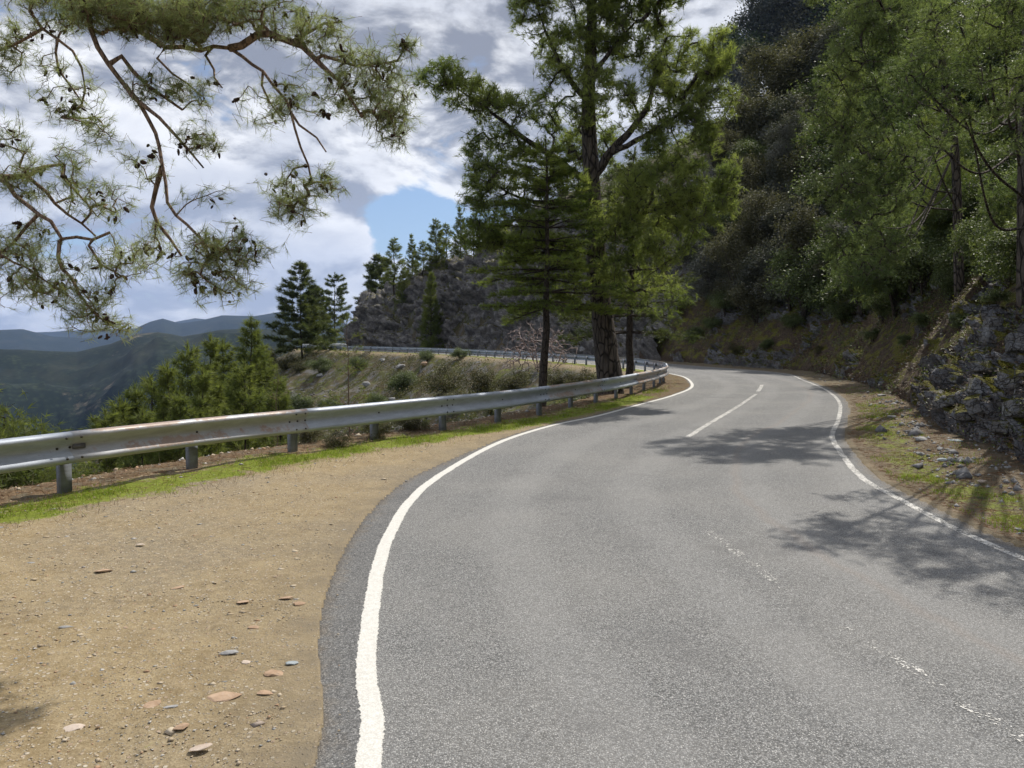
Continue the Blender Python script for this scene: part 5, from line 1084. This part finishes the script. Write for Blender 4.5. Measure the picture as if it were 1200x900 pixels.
for px, py, w_, asp, hh, mt, lab in [(1190, 478, 34, .8, .30, 'stone_dark', 'grey block at the right edge low in the outcrop'), (1160, 430, 36, .8, .26, 'stone_dark', 'pale grey flat-topped block in the middle of the outcrop'), (1137, 470, 26, .7, .34, 'stone_blue', 'bluish slab near the foot of the outcrop'), (1158, 392, 22, .7, .6, 'stone_dark', 'upright grey block high in the outcrop'), (1183, 440, 26, .8, .28, 'stone_blue', 'bluish block right of the flat-topped one'), (1128, 492, 24, .7, .22, 'stone_dark', 'lowest grey block above the pale round-faced stone'), (1196, 405, 24, .8, .4, 'stone_dark', 'grey block at the right edge high in the outcrop'), (1120, 445, 20, .8, .24, 'stone_dark', 'block at the left side of the outcrop'), (1172, 500, 26, .8, .24, 'stone_dark', 'mossy base block right of the pale stone'), (1145, 450, 20, .8, .3, 'stone_blue', 'small bluish block left of the flat-topped one'), (1110, 475, 18, .8, .2, 'stone_dark', 'small block at the left foot of the outcrop')]:
    h = surf(px, py); q = w_*h[1]/F; stone('rock_block', lab, (h[0]+.04, h[1]+.04, h[2]-hh*.25), (q, q*asp, hh), k, 'outcrop', k*.5, bg_, -1, 0.1); k += 1
rp = 'boulders of the rock pile and slope beyond the rail'
for px, py, w_, mt, lab in [(686, 412, 22, 'stone_grey', 'largest grey boulder of the pile left of the tallest pine trunk'), (698, 404, 16, 'stone_grey', 'upper boulder of the pile left of the tallest pine trunk'), (672, 418, 14, 'stone_grey', 'left boulder of the pile beside the tallest pine'), (470, 432, 14, 'stone_grey', 'grey boulder on the slope below the far rail'), (450, 424, 12, 'stone_grey', 'grey boulder just under the far rail'), (497, 428, 12, 'stone_tan', 'tan boulder on the slope below the far rail'), (375, 442, 12, 'stone_grey', 'grey boulder on the slope left of the spindly pine'), (430, 452, 14, 'stone_grey', 'boulder on the slope right of the spindly pine'), (515, 450, 12, 'stone_tan', 'tan boulder above the dark bushes'), (460, 470, 12, 'stone_grey', 'lowest boulder on the slope above the rail')]:
    h = ghit(px, py); q = w_*h[1]/F; stone('boulder', lab, h, (q, q*.8, q*.6), k, mt, k*.5, rp, 16, .12); k += 1
def pebbles(n, seed, xy, size, name, lab, mat, flat=.45, zf=None):
    g = rng(seed); x, y = xy(g, n); z, dR, dW, d, iW, isdn = hgt(x, y, False); dL, _ = signed(x, y, Lc)
    ok = (((dL < -.47) | (dW > .42)) if zf is None else zf(dR, dW, d, isdn, dL)); x, y, z, dWk = x[ok], y[ok], z[ok], dW[ok]; n = len(x)
    z = z+micro_at(x, y, dR[ok], dWk, dL[ok], isdn[ok], d[ok])+.014
    s = size*np.exp(g.normal(size=n)*.5)*np.clip(np.hypot(x, y)/5, .8, 8)**.45; O = np.array([[1, 0, 0], [0, 1, 0], [-1, 0, 0], [0, -1, 0], [0, 0, 1], [0, 0, -1]], float)
    V = O[None]*g.uniform(.6, 1.2, (n, 6, 1))+g.normal(size=(n, 6, 3))*.18; a = g.uniform(0, 6.28, n); c_, s_ = np.cos(a)[:, None], np.sin(a)[:, None]
    V[..., 2] *= flat; X = V[..., 0]*c_-V[..., 1]*s_; Y = V[..., 0]*s_+V[..., 1]*c_; V = np.stack([X, Y, V[..., 2]], 2)*s[:, None, None]+np.stack([x, y, z+s*(.1 if flat > .5 else 0.0)], 1)[:, None]
    Ff = np.array([[0, 1, 4], [1, 2, 4], [2, 3, 4], [3, 0, 4], [1, 0, 5], [2, 1, 5], [3, 2, 5], [0, 3, 5]]); Fq = (Ff[None]+(np.arange(n)*6)[:, None, None]).reshape(-1, 3)
    return stuff(mesh_obj(name, V.reshape(-1, 3), Fq, mat), lab, 'gravel')
def fan(r0, r1, a0, a1, p=1.0): return lambda g, n: (lambda r, a: (r*np.sin(a), r*np.cos(a)))(r0*(r1/r0)**(g.random(n)**p), np.radians(g.uniform(a0, a1, n)))
pebbles(26000, 61, fan(2.6, 24, -48, 8), .0055, 'gravel', 'loose fine gravel on the dirt lay-by', M['gravel'])
pebbles(1500, 67, fan(2.6, 24, -14, 20), .006, 'grit', 'loose grit spilled on the left edge of the asphalt', M['gravel'], .5, lambda dR, dW, d, dn, dL: (dL < -.12) & (dL > -.5))
pebbles(650, 62, fan(2.8, 14, -48, 0), .014, 'gravel', 'scattered larger chips on the dirt lay-by', M['gravel'], .35)
pebbles(9000, 63, fan(6, 45, 5, 45), .014, 'gravel', 'stony rubble along the foot of the right bank', M['stone_grey'], .7, lambda dR, dW, d, dn, dL: (dW > .5) & (d < 1.0) & ((fbm(dW*3, d*3+dL, 0, 2) > -.1) | (d > -.7)))
pebbles(5000, 64, lambda g, n: (g.uniform(-45, 12, n), g.uniform(25, 112, n)), .055, 'scree', 'scree of broken rock on the slope below the far rail', M['stone_dark'], .6, lambda dR, dW, d, dn, dL: dn & (dR < -1.2) & (fbm(dR*.4, dL*.2, 3, 3) > .05))
pebbles(5000, 65, fan(6, 30, -48, 5), .02, 'scree', 'pale gravel spilling over the edge under the rail', M['gravel'], .6, lambda dR, dW, d, dn, dL: (dR < -.5) & (dR > -2.4))

pebbles(2200, 66, fan(6.5, 26, 17, 42), .03, 'rubble', 'angular rubble scattered on the right verge below the rocks', M['stone_dark'], .7, lambda dR, dW, d, dn, dL: (dW > .8) & (d < .8) & (d > -1.3) & (fbm(dW*2, d*2+dL, 4, 3) > .1))
def blades(n, seed, xy, keep, hgt_, wdt, mat, name, lab, cat, flatn=False):
    g = rng(seed); x, y = xy(g, n); z, dR, dW, d, iW, isdn = hgt(x, y, False); dL, _ = signed(x, y, Lc); k = keep(x, y, dR, dW, d, isdn, dL, g.random(n)); x, y, z, dWk = x[k], y[k], z[k], dW[k]; n = len(x)
    z = z+micro_at(x, y, dR[k], dWk, dL[k], isdn[k], d[k])+.002; s = np.clip(np.hypot(x, y)/9, .9, 3)**.5
    P = np.stack([x, y, z], 1); L = hgt_*g.uniform(.5, 1.3, n)*s; D = unit(g.normal(size=(n, 3))*np.array([1, 1, .05])*(1 if flatn else .55)+np.array([0, 0, .04 if flatn else 1.0])); sd = unit(np.cross(D, g.normal(size=(n, 3))))*(wdt*s)[:, None]
    if flatn: P[:, 2] += .014
    V = np.stack([P-sd, P+sd, P+D*L[:, None]], 1).reshape(-1, 3); return stuff(mesh_obj(name, V, np.arange(len(V)).reshape(-1, 3), mat), lab, cat)
blades(420000, 71, fan(7.5, 32, -47, 12), lambda x, y, dR, dW, d, dn, dL, u: (~dn) & (dL < -.3) & (u < 1.25*np.exp(-((dR-.55)/.42)**2)*smooth(-.45, .30, fbm(x*1.6, y*1.6, 0, 4)))&(dR > -.1), .065, .0034, M['grass'], 'grass', 'bright green grass strip along the inner foot of the rail', 'grass')
blades(190000, 72, fan(6.5, 34, 16, 42), lambda x, y, dR, dW, d, dn, dL, u: (dW > .42) & (d < .1) & (u < 1.1*smooth(.1, .6, fbm(x*1.5, y*1.5, 4, 4))*np.exp(-((dW-1.0)/.7)**2)), .06, .0038, M['grass'], 'grass', 'mossy grass patches on the right verge', 'grass')
blades(16000, 75, fan(7, 32, -47, 42), lambda x, y, dR, dW, d, dn, dL, u: ((dL < -.5) & (~dn) & (dR < 1.6)) | ((dW > .6) & (d < .5)), .16, .002, M['dead'], 'dry_stalks', 'thin dry stalks standing among the verge grass', 'grass')
blades(150000, 73, fan(7, 40, -47, 14), lambda x, y, dR, dW, d, dn, dL, u: (dL < -.35) & (u < np.exp(-((dR+.2)/.8)**2)), .10, .0022, M['litter'], 'needle_litter', 'orange brown fallen pine needles under the rail', 'litter', True)
blades(110000, 74, fan(6.5, 36, 14, 42), lambda x, y, dR, dW, d, dn, dL, u: (dW > .34) & (d < 1.2) & (u < .8), .09, .0025, M['litter'], 'needle_litter', 'brown fallen needles and leaves along the right verge', 'litter', True)

# ------------------------------------------------------------------ air
hv, hf = box_v((0, 0, 700), np.array([1, 0, 0.]), np.array([0, 1., 0]), UZ, 17000, 17000, 1130)
hz = mesh_obj('haze', hv, np.array(hf), None); stuff(hz, 'thin blue haze lying over the valley and the far hills', 'haze')
m = bpy.data.materials.new('haze'); m.use_nodes = True; t = NT(m.node_tree); t.n.clear(); o = t.add('ShaderNodeOutputMaterial')
v = t.add('ShaderNodeVolumePrincipled', {'Color': (0.38, 0.57, 1.0, 1), 'Density': 0.000042, 'Anisotropy': 0.0}); t.l.new(v.outputs[0], o.inputs['Volume']); hz.data.materials.append(m)
